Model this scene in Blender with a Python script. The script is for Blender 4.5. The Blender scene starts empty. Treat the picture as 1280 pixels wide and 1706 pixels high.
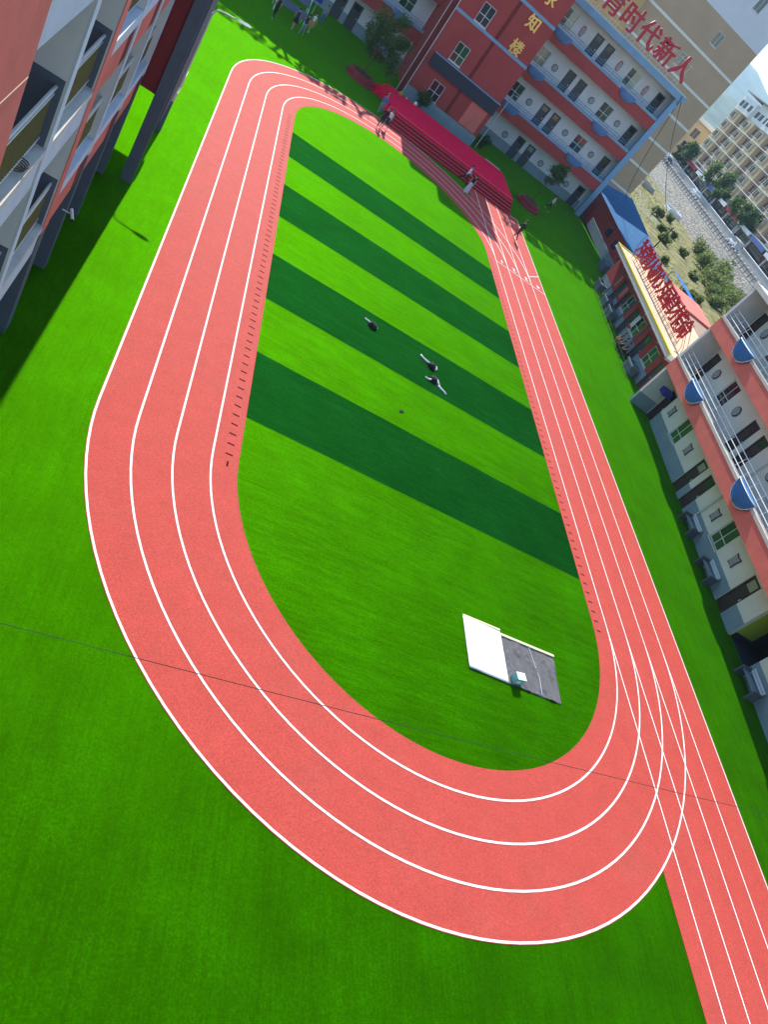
import bpy, bmesh, math, random
from math import radians, sin, cos, pi, sqrt, atan2
from mathutils import Vector, Matrix, noise

random.seed(7)
scene = bpy.context.scene
COL = scene.collection

# ------------------------------------------------------------------ camera
CAM_F, CAM_ROLL, CAM_PITCH, CAM_YAW, CAM_H = 1205.22, 0.7720805, 0.6086507, 0.5477968, 14.8
fw = Vector((sin(CAM_YAW) * cos(CAM_PITCH), cos(CAM_YAW) * cos(CAM_PITCH), -sin(CAM_PITCH)))
r0 = Vector((cos(CAM_YAW), -sin(CAM_YAW), 0)); u0 = r0.cross(fw)
cr = cos(CAM_ROLL) * r0 + sin(CAM_ROLL) * u0
cu = -sin(CAM_ROLL) * r0 + cos(CAM_ROLL) * u0
cam_d = bpy.data.cameras.new('camera'); cam = bpy.data.objects.new('camera', cam_d); COL.objects.link(cam)
cam.matrix_world = Matrix(((cr.x, cu.x, -fw.x, 0), (cr.y, cu.y, -fw.y, 0), (cr.z, cu.z, -fw.z, CAM_H), (0, 0, 0, 1)))
cam_d.sensor_fit = 'VERTICAL'; cam_d.sensor_height = 36.0; cam_d.sensor_width = 27.0
cam_d.lens = CAM_F / 1706.0 * 36.0
cam_d.clip_start = 0.1; cam_d.clip_end = 12000
scene.camera = cam

# ------------------------------------------------------------------ light
SUN_EL, SUN_AZ = radians(37.8), radians(-1.0)     # sun stands beyond the far school block, azimuth from +Y towards -X
world = bpy.data.worlds.new('World'); scene.world = world; world.use_nodes = True
wn = world.node_tree; wn.nodes.clear()
w_out = wn.nodes.new('ShaderNodeOutputWorld'); w_bg = wn.nodes.new('ShaderNodeBackground')
w_sky = wn.nodes.new('ShaderNodeTexSky'); w_sky.sky_type = 'NISHITA'; w_sky.sun_disc = False
w_sky.sun_elevation = SUN_EL; w_sky.sun_rotation = -SUN_AZ
w_sky.air_density = 1.0; w_sky.dust_density = 0.25; w_sky.ozone_density = 1.6
w_bg.inputs['Strength'].default_value = 0.15
wn.links.new(w_sky.outputs[0], w_bg.inputs['Color']); wn.links.new(w_bg.outputs[0], w_out.inputs['Surface'])
sun_d = bpy.data.lights.new('sun', 'SUN'); sun_d.energy = 4.6; sun_d.angle = radians(0.5); sun_d.color = (1.0, 0.95, 0.87)
sun = bpy.data.objects.new('sun', sun_d); COL.objects.link(sun)
sd = Vector((-sin(SUN_AZ) * cos(SUN_EL), cos(SUN_AZ) * cos(SUN_EL), sin(SUN_EL)))
sun.rotation_euler = sd.to_track_quat('Z', 'Y').to_euler(); sun.location = (0, 60, 60)
vs = scene.view_settings
vs.view_transform = 'Standard'; vs.look = 'None'; vs.gamma = 1.0; vs.use_curve_mapping = False; vs.exposure = 0.9

# ------------------------------------------------------------------ materials
MATS = {}
def mat(name, col, rough=0.75, var=0.12, scale=3.0, bump=0.0, bscale=40.0, metal=0.0, spec=0.3, sheen=0.0, dirt=0.0, coord='Object', stretch=None, col2=None, sheentint=None):
    """procedural material: colour with two scales of noise, optional stain shapes and fine relief"""
    if name in MATS: return MATS[name]
    m = bpy.data.materials.new(name); m.use_nodes = True; MATS[name] = m
    nt = m.node_tree; b = nt.nodes['Principled BSDF']; L = nt.links
    tc = nt.nodes.new('ShaderNodeTexCoord'); vec = tc.outputs[coord]
    if stretch:
        mp = nt.nodes.new('ShaderNodeMapping'); mp.inputs['Scale'].default_value = stretch; L.new(vec, mp.inputs[0]); vec = mp.outputs[0]
    n1 = nt.nodes.new('ShaderNodeTexNoise'); n1.inputs['Scale'].default_value = scale; n1.inputs['Detail'].default_value = 6; n1.inputs['Roughness'].default_value = 0.65
    L.new(vec, n1.inputs['Vector'])
    rp = nt.nodes.new('ShaderNodeValToRGB')
    lo = tuple(max(0, c * (1 - var)) for c in col) + (1,); hi = tuple(min(1, c * (1 + var)) for c in (col2 or col)) + (1,)
    rp.color_ramp.elements[0].position = 0.32; rp.color_ramp.elements[1].position = 0.68
    rp.color_ramp.elements[0].color = lo; rp.color_ramp.elements[1].color = hi
    L.new(n1.outputs['Fac'], rp.inputs['Fac']); out = rp.outputs['Color']
    if dirt > 0:
        n2 = nt.nodes.new('ShaderNodeTexNoise'); n2.inputs['Scale'].default_value = scale * 0.35; n2.inputs['Detail'].default_value = 8; n2.inputs['Roughness'].default_value = 0.75
        L.new(vec, n2.inputs['Vector'])
        r2 = nt.nodes.new('ShaderNodeValToRGB'); r2.color_ramp.elements[0].position = 0.52; r2.color_ramp.elements[1].position = 0.72
        r2.color_ramp.elements[0].color = (0, 0, 0, 1); r2.color_ramp.elements[1].color = (dirt, dirt, dirt, 1)
        L.new(n2.outputs['Fac'], r2.inputs['Fac'])
        mx = nt.nodes.new('ShaderNodeMix'); mx.data_type = 'RGBA'; mx.inputs[7].default_value = (0.16, 0.14, 0.11, 1)
        L.new(r2.outputs['Color'], mx.inputs[0]); L.new(out, mx.inputs[6]); out = mx.outputs[2]
    L.new(out, b.inputs['Base Color'])
    b.inputs['Roughness'].default_value = rough; b.inputs['Metallic'].default_value = metal
    b.inputs['Specular IOR Level'].default_value = spec
    if sheen:
        b.inputs['Sheen Weight'].default_value = sheen; b.inputs['Sheen Roughness'].default_value = 0.45
        b.inputs['Sheen Tint'].default_value = (sheentint or (1, 1, 1)) + (1,)
    if bump:
        n3 = nt.nodes.new('ShaderNodeTexNoise'); n3.inputs['Scale'].default_value = bscale; n3.inputs['Detail'].default_value = 4
        L.new(vec, n3.inputs['Vector'])
        bp = nt.nodes.new('ShaderNodeBump'); bp.inputs['Strength'].default_value = bump; bp.inputs['Distance'].default_value = 0.02
        L.new(n3.outputs['Fac'], bp.inputs['Height']); L.new(bp.outputs[0], b.inputs['Normal'])
    return m

def turf_mat(name, ca, cb, streak, seam_axis, sheen=0.62, tint=(0.36, 1.0, 0.0), gloss=(0.22, 0.80, 0.0)):
    """artificial turf: tufted pile with roll seams and faint mowing-like pile streaks"""
    m = bpy.data.materials.new(name); m.use_nodes = True; MATS[name] = m
    nt = m.node_tree; b = nt.nodes['Principled BSDF']; L = nt.links; N = nt.nodes.new
    tc = N('ShaderNodeTexCoord'); vec = tc.outputs['Object']
    def nz(scale, st=None, det=5, rough=0.6):
        n = N('ShaderNodeTexNoise'); n.inputs['Scale'].default_value = scale; n.inputs['Detail'].default_value = det; n.inputs['Roughness'].default_value = rough
        v = vec
        if st:
            mp = N('ShaderNodeMapping'); mp.inputs['Scale'].default_value = st; L.new(vec, mp.inputs[0]); v = mp.outputs[0]
        L.new(v, n.inputs['Vector']); return n.outputs['Fac']
    fine = nz(24, None, 8, 0.9)
    big = nz(0.35, None, 5, 0.65)
    lines = nz(1.0, (0.7, 13.0, 1) if seam_axis == 'x' else (13.0, 0.7, 1), 4, 0.6)
    wave = nz(0.9, (0.25, 3.2, 1) if seam_axis == 'x' else (3.2, 0.25, 1), 3, 0.5)
    def add(a, bb, ka, kb):
        n = N('ShaderNodeMath'); n.operation = 'MULTIPLY_ADD'; L.new(a, n.inputs[0]); n.inputs[1].default_value = ka
        n2 = N('ShaderNodeMath'); n2.operation = 'MULTIPLY'; L.new(bb, n2.inputs[0]); n2.inputs[1].default_value = kb
        L.new(n2.outputs[0], n.inputs[2]); return n.outputs[0]
    mid = nz(7, None, 5, 0.75)
    s = add(add(fine, mid, 0.6, 0.4), big, 0.66, 0.34)
    s2 = add(lines, wave, 0.6, 0.4)
    t = add(s, s2, 1 - streak, streak)
    rp = N('ShaderNodeValToRGB'); rp.color_ramp.elements[0].position = 0.43; rp.color_ramp.elements[1].position = 0.57
    rp.color_ramp.elements[0].color = ca + (1,); rp.color_ramp.elements[1].color = cb + (1,)
    L.new(t, rp.inputs['Fac']); L.new(rp.outputs['Color'], b.inputs['Base Color'])
    b.inputs['Roughness'].default_value = 0.9; b.inputs['Specular IOR Level'].default_value = 0.0
    b.inputs['Sheen Weight'].default_value = sheen; b.inputs['Sheen Roughness'].default_value = 0.42
    b.inputs['Sheen Tint'].default_value = tint + (1,)
    bp = N('ShaderNodeBump'); bp.inputs['Strength'].default_value = 0.55; bp.inputs['Distance'].default_value = 0.03
    hh = add(fine, lines, 0.6, 0.4); L.new(hh, bp.inputs['Height'])
    bp2 = N('ShaderNodeBump'); bp2.inputs['Strength'].default_value = 0.35; bp2.inputs['Distance'].default_value = 0.12
    L.new(nz(1.1, (1.0, 2.6, 1) if seam_axis == 'x' else (2.6, 1.0, 1), 3, 0.55), bp2.inputs['Height']); L.new(bp.outputs[0], bp2.inputs['Normal']); L.new(bp2.outputs[0], b.inputs['Normal'])
    gl = N('ShaderNodeBsdfGlossy'); gl.inputs['Roughness'].default_value = 0.60; gl.inputs['Color'].default_value = gloss + (1,); L.new(bp2.outputs[0], gl.inputs['Normal'])
    ms = N('ShaderNodeMixShader'); ms.inputs[0].default_value = 0.066          # the plastic blades throw the low sun forward
    L.new(b.outputs[0], ms.inputs[1]); L.new(gl.outputs[0], ms.inputs[2]); L.new(ms.outputs[0], nt.nodes['Material Output'].inputs['Surface'])
    return m

turf_mat('turf_light', (0.0010, 0.024, 0.000), (0.0110, 0.090, 0.000), 0.26, 'y', 0.30, (0.26, 1.0, 0.0))
turf_mat('turf_infield', (0.0010, 0.024, 0.000), (0.0110, 0.092, 0.000), 0.30, 'x', 0.32, (0.26, 1.0, 0.0))
turf_mat('turf_dark', (0.0008, 0.018, 0.0018), (0.0022, 0.040, 0.0045), 0.35, 'x', 0.07, (0.12, 1.0, 0.10), (0.015, 0.20, 0.020))
mat('track_rubber', (0.47, 0.068, 0.052), 0.75, 0.06, 1.2, 0.5, 90, spec=0.14, dirt=0.14)
# granulated second octave for the rubber
def granule(m, amount, scale):
    nt = m.node_tree; b = nt.nodes['Principled BSDF']; lk = b.inputs['Base Color'].links[0]; src = lk.from_socket
    tc = nt.nodes.new('ShaderNodeTexCoord'); n = nt.nodes.new('ShaderNodeTexNoise'); n.inputs['Scale'].default_value = scale; n.inputs['Detail'].default_value = 3
    nt.links.new(tc.outputs['Object'], n.inputs['Vector'])
    r = nt.nodes.new('ShaderNodeMapRange'); r.inputs[1].default_value = 0.3; r.inputs[2].default_value = 0.7; r.inputs[3].default_value = 1 - amount; r.inputs[4].default_value = 1 + amount
    nt.links.new(n.outputs['Fac'], r.inputs[0])
    mx = nt.nodes.new('ShaderNodeVectorMath'); mx.operation = 'SCALE'; nt.links.new(src, mx.inputs[0]); nt.links.new(r.outputs[0], mx.inputs['Scale'])
    nt.links.new(mx.outputs[0], b.inputs['Base Color'])
granule(MATS['track_rubber'], 0.22, 26)
granule(MATS['track_rubber'], 0.14, 60)
for _n in ('turf_light', 'turf_infield', 'turf_dark'):
    granule(MATS[_n], 0.42, 17); granule(MATS[_n], 0.30, 55); granule(MATS[_n], 0.16, 0.55)
mat('line_paint', (0.80, 0.79, 0.74), 0.7, 0.06, 2.0, dirt=0.18)
mat('tick_paint', (0.045, 0.004, 0.006), 0.9, 0.1, spec=0.05)
mat('red_wall', (0.36, 0.055, 0.050), 0.85, 0.10, 0.8, 0.15, 30, dirt=0.12)
mat('red_wall_bright', (0.66, 0.165, 0.125), 0.85, 0.12, 0.8, 0.15, 30, dirt=0.12)
mat('maroon_wall', (0.17, 0.020, 0.022), 0.85, 0.10, 0.8, 0.1, 30)
mat('white_wall', (0.60, 0.60, 0.63), 0.85, 0.06, 0.7, 0.1, 30, dirt=0.14)
mat('cream_wall', (0.68, 0.67, 0.60), 0.85, 0.06, 0.7, 0.1, 30, dirt=0.14)
mat('pale_blue', (0.55, 0.61, 0.68), 0.8, 0.07, 0.9, 0.1, 30, dirt=0.15)
mat('grey_face', (0.58, 0.58, 0.57), 0.85, 0.07, 0.9, 0.1, 30, dirt=0.12)
mat('slate_paint', (0.085, 0.10, 0.135), 0.7, 0.10, 1.2, 0.1, 30, dirt=0.08)
mat('canopy_dark', (0.040, 0.040, 0.060), 0.8, 0.1, 1.2)
mat('dado_grey', (0.20, 0.27, 0.31), 0.7, 0.08, 1.0, 0.1, 30, dirt=0.15)
mat('blue_trim', (0.19, 0.32, 0.47), 0.7, 0.10, 0.8, dirt=0.12)
mat('blue_grille', (0.03, 0.16, 0.42), 0.55, 0.18, 1.5)
mat('blue_grille_dull', (0.13, 0.19, 0.36), 0.7, 0.15, 1.5)
mat('blue_grille_light', (0.10, 0.30, 0.60), 0.5, 0.1, 2)
mat('roof_blue', (0.05, 0.15, 0.30), 0.85, 0.14, 0.7, dirt=0.15, spec=0.05)
mat('tarp_blue', (0.012, 0.20, 0.62), 0.5, 0.08, 1.5)
mat('brown_wall', (0.42, 0.30, 0.20), 0.9, 0.06, 0.35, 0.1, 20, dirt=0.10)
mat('ochre_wall', (0.46, 0.30, 0.13), 0.9, 0.06, 0.35, 0.1, 20)
mat('pale_wall', (0.58, 0.60, 0.66), 0.9, 0.04, 0.3, dirt=0.06)
mat('band_white', (0.66, 0.66, 0.62), 0.8, 0.05, 1)
mat('frame_white', (0.62, 0.64, 0.64), 0.5, 0.04, 4)
mat('door_brown', (0.050, 0.030, 0.030), 0.5, 0.2, 3)
mat('door_grey', (0.055, 0.06, 0.075), 0.5, 0.2, 3)
mat('stone_carve', (0.34, 0.35, 0.36), 0.85, 0.18, 9, 0.5, 25)
mat('stone_rim', (0.075, 0.072, 0.08), 0.8, 0.1, 5)
mat('steel', (0.72, 0.73, 0.74), 0.32, 0.05, 5, metal=0.45, spec=0.5)
mat('rail_white', (0.70, 0.76, 0.80), 0.35, 0.05, 5)
mat('rail_blue', (0.12, 0.25, 0.38), 0.4, 0.08, 5)
mat('olive_metal', (0.16, 0.15, 0.055), 0.5, 0.15, 6)
mat('dark_metal', (0.03, 0.032, 0.036), 0.5, 0.1, 6)
mat('black_rubber', (0.012, 0.012, 0.013), 0.8, 0.1, 6)
mat('carpet_red', (0.84, 0.008, 0.062), 0.95, 0.07, 2.0, 0.3, 60, spec=0.05)
mat('carpet_dark', (0.34, 0.003, 0.016), 0.95, 0.10, 2.0, 0.3, 60)
mat('nosing', (0.55, 0.22, 0.24), 0.6, 0.08, 4)
mat('planter_red', (0.26, 0.026, 0.032), 0.7, 0.15, 3, dirt=0.15)
mat('soil', (0.06, 0.045, 0.03), 0.95, 0.2, 8)
mat('sign_red', (0.42, 0.012, 0.030), 0.4, 0.08, 4)
mat('sign_red_dark', (0.30, 0.010, 0.014), 0.45, 0.1, 4)
mat('gold', (0.72, 0.46, 0.14), 0.35, 0.1, 4, metal=0.5)
mat('roof_cream', (0.62, 0.46, 0.30), 0.9, 0.08, 0.8, 0.15, 20, dirt=0.18)
mat('yellow_trim', (0.62, 0.50, 0.03), 0.5, 0.07, 2)
mat('concrete', (0.38, 0.37, 0.35), 0.9, 0.10, 1.2, 0.2, 20, dirt=0.2)
mat('concrete_light', (0.56, 0.54, 0.48), 0.9, 0.10, 1.2, 0.2, 20, dirt=0.15)
mat('pavement_grey', (0.20, 0.20, 0.19), 0.9, 0.15, 0.8)
mat('trough_grey', (0.115, 0.155, 0.185), 0.8, 0.15, 3, dirt=0.2)
mat('asphalt', (0.10, 0.10, 0.105), 0.9, 0.12, 0.6, 0.2, 20)
mat('bark', (0.10, 0.07, 0.045), 0.9, 0.2, 6, 0.4, 20)
mat('leaf_dark', (0.040, 0.095, 0.022), 0.55, 0.35, 1.5)
mat('leaf_mid', (0.055, 0.125, 0.022), 0.55, 0.35, 1.5)
mat('leaf_light', (0.11, 0.19, 0.030), 0.55, 0.30, 1.5)
mat('leaf_olive', (0.20, 0.23, 0.07), 0.6, 0.35, 1.5)
for _n, _k in (('leaf_dark', .45), ('leaf_mid', .5), ('leaf_light', .55), ('leaf_olive', .5)):   # thin leaves let light through
    _m = MATS[_n]; _t = _m.node_tree; _b = _t.nodes['Principled BSDF']; _o = _t.nodes['Material Output']
    _tr = _t.nodes.new('ShaderNodeBsdfTranslucent'); _mx = _t.nodes.new('ShaderNodeMixShader'); _mx.inputs[0].default_value = _k
    _t.links.new(_b.inputs['Base Color'].links[0].from_socket, _tr.inputs['Color']); _t.links.new(_b.outputs[0], _mx.inputs[1]); _t.links.new(_tr.outputs[0], _mx.inputs[2]); _t.links.new(_mx.outputs[0], _o.inputs['Surface'])
mat('bank_grass', (0.085, 0.105, 0.025), 0.95, 0.35, 0.55, 0.4, 3, col2=(0.23, 0.20, 0.075))
mat('far_ground', (0.20, 0.20, 0.12), 0.95, 0.3, 0.02)
mat('hill_forest', (0.050, 0.085, 0.040), 0.95, 0.45, 0.012, col2=(0.09, 0.12, 0.05))
mat('white_sheet', (0.82, 0.83, 0.82), 0.6, 0.03, 1.5)
mat('grey_cloth', (0.115, 0.112, 0.118), 0.9, 0.16, 2.5, 0.4, 30, stretch=(2.5, .6, 1))
mat('cream_edge', (0.75, 0.70, 0.42), 0.7, 0.05, 3)
mat('carton_teal', (0.14, 0.42, 0.44), 0.6, 0.1, 6)
mat('skin', (0.44, 0.25, 0.17), 0.6, 0.05, 8)
mat('hair_black', (0.012, 0.010, 0.010), 0.5, 0.2, 20)
mat('cloth_black', (0.014, 0.014, 0.017), 0.85, 0.2, 6)
mat('cloth_white', (0.72, 0.73, 0.76), 0.85, 0.05, 6)
mat('cloth_lilac', (0.52, 0.50, 0.60), 0.85, 0.05, 6)
mat('cloth_navy', (0.022, 0.030, 0.060), 0.85, 0.15, 6)
mat('cloth_blue', (0.08, 0.15, 0.36), 0.85, 0.15, 6)
mat('cloth_maroon', (0.10, 0.015, 0.022), 0.85, 0.15, 6)
mat('cloth_tan', (0.40, 0.24, 0.06), 0.85, 0.1, 6)
mat('cloth_grey', (0.22, 0.25, 0.30), 0.85, 0.1, 6)
mat('shoe_white', (0.75, 0.75, 0.73), 0.6, 0.05, 6)
mat('car_white', (0.72, 0.73, 0.74), 0.25, 0.03, 2, spec=0.6)
mat('car_dark', (0.02, 0.022, 0.028), 0.25, 0.05, 2, spec=0.6)
mat('apt_cream', (0.60, 0.47, 0.29), 0.9, 0.07, 0.15, dirt=0.06)
mat('apt_brown', (0.33, 0.22, 0.15), 0.9, 0.08, 0.15)
mat('apt_white', (0.76, 0.78, 0.78), 0.9, 0.04, 0.15)
mat('awning_grey', (0.20, 0.24, 0.30), 0.5, 0.15, 0.3)
mat('poster_pink', (0.60, 0.16, 0.15), 0.7, 0.1, 3)
mat('green_box', (0.34, 0.50, 0.04), 0.7, 0.08, 2)
mat('lamp_lens', (0.03, 0.04, 0.10), 0.2, 0.05, 3, spec=0.6)
mat('screen_blue', (0.02, 0.03, 0.30), 0.4, 0.1, 3)
def glass(name, col, rough=0.06):
    m = mat(name, col, rough, 0.25, 0.6, spec=0.8); return m
glass('glass_dark', (0.020, 0.028, 0.036)); glass('glass_green', (0.035, 0.075, 0.050)); glass('glass_pale', (0.30, 0.32, 0.26), 0.2); glass('glass_warm', (0.16, 0.11, 0.035), 0.15)
glass('glass_maroon', (0.060, 0.015, 0.022))

def stone_mat():
    m = bpy.data.materials.new('pitched_stone'); m.use_nodes = True; MATS['pitched_stone'] = m
    nt = m.node_tree; b = nt.nodes['Principled BSDF']; L = nt.links; N = nt.nodes.new
    tc = N('ShaderNodeTexCoord'); v = N('ShaderNodeTexVoronoi'); v.inputs['Scale'].default_value = 1.15; v.feature = 'DISTANCE_TO_EDGE'; L.new(tc.outputs['Object'], v.inputs['Vector'])
    v2 = N('ShaderNodeTexVoronoi'); v2.inputs['Scale'].default_value = 1.15; L.new(tc.outputs['Object'], v2.inputs['Vector'])
    rp = N('ShaderNodeValToRGB'); rp.color_ramp.elements[0].position = 0.04; rp.color_ramp.elements[1].position = 0.16
    rp.color_ramp.elements[0].color = (0.07, 0.065, 0.055, 1); rp.color_ramp.elements[1].color = (0.27, 0.26, 0.22, 1); L.new(v.outputs['Distance'], rp.inputs['Fac'])
    hs = N('ShaderNodeMix'); hs.data_type = 'RGBA'; hs.blend_type = 'MULTIPLY'; hs.inputs[0].default_value = 0.4
    L.new(rp.outputs['Color'], hs.inputs[6]); bw = N('ShaderNodeRGBToBW'); L.new(v2.outputs['Color'], bw.inputs[0]); L.new(bw.outputs[0], hs.inputs[7])
    L.new(hs.outputs[2], b.inputs['Base Color']); b.inputs['Roughness'].default_value = 0.9
    bp = N('ShaderNodeBump'); bp.inputs['Strength'].default_value = 0.7; bp.inputs['Distance'].default_value = 0.2; L.new(v.outputs['Distance'], bp.inputs['Height']); L.new(bp.outputs[0], b.inputs['Normal'])
stone_mat()

# ------------------------------------------------------------------ helpers
class MB:
    """collects shapes; build() links them as one mesh object"""
    def __init__(s): s.v = []; s.f = []; s.m = []
    def quad(s, a, b, c, d, mi=0):
        n = len(s.v); s.v += [tuple(a), tuple(b), tuple(c), tuple(d)]; s.f.append((n, n + 1, n + 2, n + 3)); s.m.append(mi); return s
    def face(s, pts, mi=0):
        n = len(s.v); s.v += [tuple(p) for p in pts]; s.f.append(tuple(range(n, n + len(pts)))); s.m.append(mi); return s
    def box(s, x0, x1, y0, y1, z0, z1, mi=0):
        n = len(s.v)
        s.v += [(x0, y0, z0), (x1, y0, z0), (x1, y1, z0), (x0, y1, z0), (x0, y0, z1), (x1, y0, z1), (x1, y1, z1), (x0, y1, z1)]
        for q in ((0, 3, 2, 1), (4, 5, 6, 7), (0, 1, 5, 4), (1, 2, 6, 5), (2, 3, 7, 6), (3, 0, 4, 7)):
            s.f.append(tuple(n + i for i in q)); s.m.append(mi)
        return s
    def prism(s, poly, z0, z1, mi=0):
        n = len(s.v); k = len(poly)
        s.v += [(x, y, z0) for x, y in poly] + [(x, y, z1) for x, y in poly]
        s.f.append(tuple(n + i for i in reversed(range(k)))); s.f.append(tuple(n + k + i for i in range(k))); s.m += [mi, mi]
        for i in range(k):
            j = (i + 1) % k; s.f.append((n + i, n + j, n + k + j, n + k + i)); s.m.append(mi)
        return s
    def wprism(s, poly, y0, y1, mi=0):
        """outline in x,z extruded along y"""
        n = len(s.v); k = len(poly)
        s.v += [(x, y0, z) for x, z in poly] + [(x, y1, z) for x, z in poly]
        s.f.append(tuple(n + i for i in range(k))); s.f.append(tuple(n + k + i for i in reversed(range(k)))); s.m += [mi, mi]
        for i in range(k):
            j = (i + 1) % k; s.f.append((n + j, n + i, n + k + i, n + k + j)); s.m.append(mi)
        return s
    def tube(s, pts, r, n=6, mi=0, cap=True):
        pts = [Vector(p) for p in pts]; rr = r if isinstance(r, (list, tuple)) else [r] * len(pts)
        base = len(s.v); ref = Vector((0, 0, 1))
        for i, p in enumerate(pts):
            t = (pts[min(i + 1, len(pts) - 1)] - pts[max(i - 1, 0)]).normalized()
            a = t.cross(ref if abs(t.z) < 0.95 else Vector((1, 0, 0))).normalized(); b = t.cross(a)
            for k in range(n):
                an = 2 * pi * k / n; s.v.append(tuple(p + rr[i] * (cos(an) * a + sin(an) * b)))
        for i in range(len(pts) - 1):
            for k in range(n):
                j = (k + 1) % n; s.f.append((base + i * n + k, base + (i + 1) * n + k, base + (i + 1) * n + j, base + i * n + j)); s.m.append(mi)
        if cap:
            s.f.append(tuple(base + k for k in range(n))); s.f.append(tuple(base + (len(pts) - 1) * n + k for k in reversed(range(n)))); s.m += [mi, mi]
        return s
    def lathe(s, prof, c=(0, 0), n=16, mi=0):
        base = len(s.v)
        for r, z in prof:
            for k in range(n):
                a = 2 * pi * k / n; s.v.append((c[0] + r * cos(a), c[1] + r * sin(a), z))
        for i in range(len(prof) - 1):
            for k in range(n):
                j = (k + 1) % n; s.f.append((base + i * n + k, base + i * n + j, base + (i + 1) * n + j, base + (i + 1) * n + k)); s.m.append(mi)
        s.f.append(tuple(base + k for k in reversed(range(n)))); s.f.append(tuple(base + (len(prof) - 1) * n + k for k in range(n))); s.m += [mi, mi]
        return s
    def mesh(s, name, mats, smooth=False):
        me = bpy.data.meshes.new(name); me.from_pydata(s.v, [], s.f)
        for mm in (mats if isinstance(mats, (list, tuple)) else [mats]): me.materials.append(MATS[mm])
        me.polygons.foreach_set('material_index', s.m)
        if smooth: me.polygons.foreach_set('use_smooth', [True] * len(me.polygons))
        me.update(); return me
    def build(s, name, mats, parent=None, smooth=False, loc=None, rotz=0.0):
        return link(name, s.mesh(name, mats, smooth), parent, loc, rotz)

def link(name, me, parent=None, loc=None, rotz=0.0):
    o = bpy.data.objects.new(name, me); COL.objects.link(o); o.parent = parent
    if loc is not None: o.location = loc
    if rotz: o.rotation_euler = (0, 0, rotz)
    return o
def thing(name, label, cat, loc=(0, 0, 0), rotz=0.0, group=None):
    o = bpy.data.objects.new(name, None); COL.objects.link(o); o.empty_display_size = 0.3
    o.location = loc; o.rotation_euler = (0, 0, rotz); return tag(o, label, cat, group)
def tag(o, label, cat, group=None):
    o['label'] = label; o['category'] = cat
    if group: o['group'] = group
    return o
def struct(o): o['kind'] = 'structure'; return o
def stuff(o): o['kind'] = 'stuff'; return o
def rbox(w, d, h, r, seg=2):
    """rounded-edge box mesh builder sitting on z=0"""
    bm = bmesh.new(); bmesh.ops.create_cube(bm, size=1)
    for v in bm.verts: v.co = Vector((v.co.x * w, v.co.y * d, (v.co.z + .5) * h))
    bmesh.ops.bevel(bm, geom=bm.edges[:], offset=r, segments=seg, affect='EDGES')
    m = MB(); m.v = [tuple(v.co) for v in bm.verts]; bm.verts.index_update(); m.f = [tuple(v.index for v in f.verts) for f in bm.faces]; m.m = [0] * len(m.f); bm.free(); return m

def wall_open(x0, x1, z0, z1, y0, y1, ops):
    """wall slab with rectangular openings (xa,xb,za,zb)"""
    m = MB(); xs = sorted({x0, x1} | {min(max(v, x0), x1) for o in ops for v in o[:2]})
    for a, b in zip(xs, xs[1:]):
        if b - a < 1e-6: continue
        c = (a + b) / 2; cuts = sorted((max(o[2], z0), min(o[3], z1)) for o in ops if o[0] < c < o[1]); z = z0
        for za, zb in cuts:
            if za > z + 1e-6: m.box(a, b, y0, y1, z, za)
            z = max(z, zb)
        if z < z1 - 1e-6: m.box(a, b, y0, y1, z, z1)
    return m

_wcache = {}
def window(parent, xc, z0, w, h, yf, style='cross', glasses=('glass_dark',), frame='frame_white', sill=True, name='window'):
    """window set into an opening: frame bars, one pane per light, sill; local -Y is the outside face at yf"""
    fr = 0.06; d0 = yf + 0.05; d1 = yf + 0.11
    key = ('f', round(w, 2), round(h, 2), style, frame)
    if key not in _wcache:
        m = MB(); hw = w / 2
        m.box(-hw, -hw + fr, 0, .06, 0, h).box(hw - fr, hw, 0, .06, 0, h).box(-hw + fr, hw - fr, 0, .06, 0, fr).box(-hw + fr, hw - fr, 0, .06, h - fr, h)
        if style in ('cross', 'pair'): m.box(-.025, .025, .004, .056, fr, h - fr)
        if style in ('cross', 'tall'): m.box(-hw + fr, hw - fr, .008, .052, h * .42, h * .42 + .05)
        if style == 'six': m.box(-hw + fr, hw - fr, .008, .052, h * .36, h * .36 + .05); m.box(-.025, .025, .004, .056, fr, h - fr)
        if sill: m.box(-hw - .05, hw + .05, -.12, .0, -.06, 0)
        _wcache[key] = m.mesh('window', frame)
    o = link(name, _wcache[key], parent, (xc, d0, z0))
    hw = w / 2
    if style == 'cross': cells = [(-hw + fr, -.025, fr, h * .42), (.025, hw - fr, fr, h * .42), (-hw + fr, -.025, h * .42 + .05, h - fr), (.025, hw - fr, h * .42 + .05, h - fr)]
    elif style == 'pair': cells = [(-hw + fr, -.025, fr, h - fr), (.025, hw - fr, fr, h - fr)]
    elif style == 'tall': cells = [(-hw + fr, hw - fr, fr, h * .42), (-hw + fr, hw - fr, h * .42 + .05, h - fr)]
    elif style == 'six': cells = [(-hw + fr, -.025, fr, h * .36), (.025, hw - fr, fr, h * .36), (-hw + fr, -.025, h * .36 + .05, h - fr), (.025, hw - fr, h * .36 + .05, h - fr)]
    else: cells = [(-hw + fr, hw - fr, fr, h - fr)]
    for i, (a, b, c, d) in enumerate(cells):
        g = glasses[i % len(glasses)]; k2 = ('p', round(b - a, 3), round(d - c, 3), g)
        if k2 not in _wcache: _wcache[k2] = MB().box(-(b - a) / 2, (b - a) / 2, 0, .012, 0, d - c).mesh('pane', g)
        link('pane', _wcache[k2], o, ((a + b) / 2, .025, c))
    return o
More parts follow.
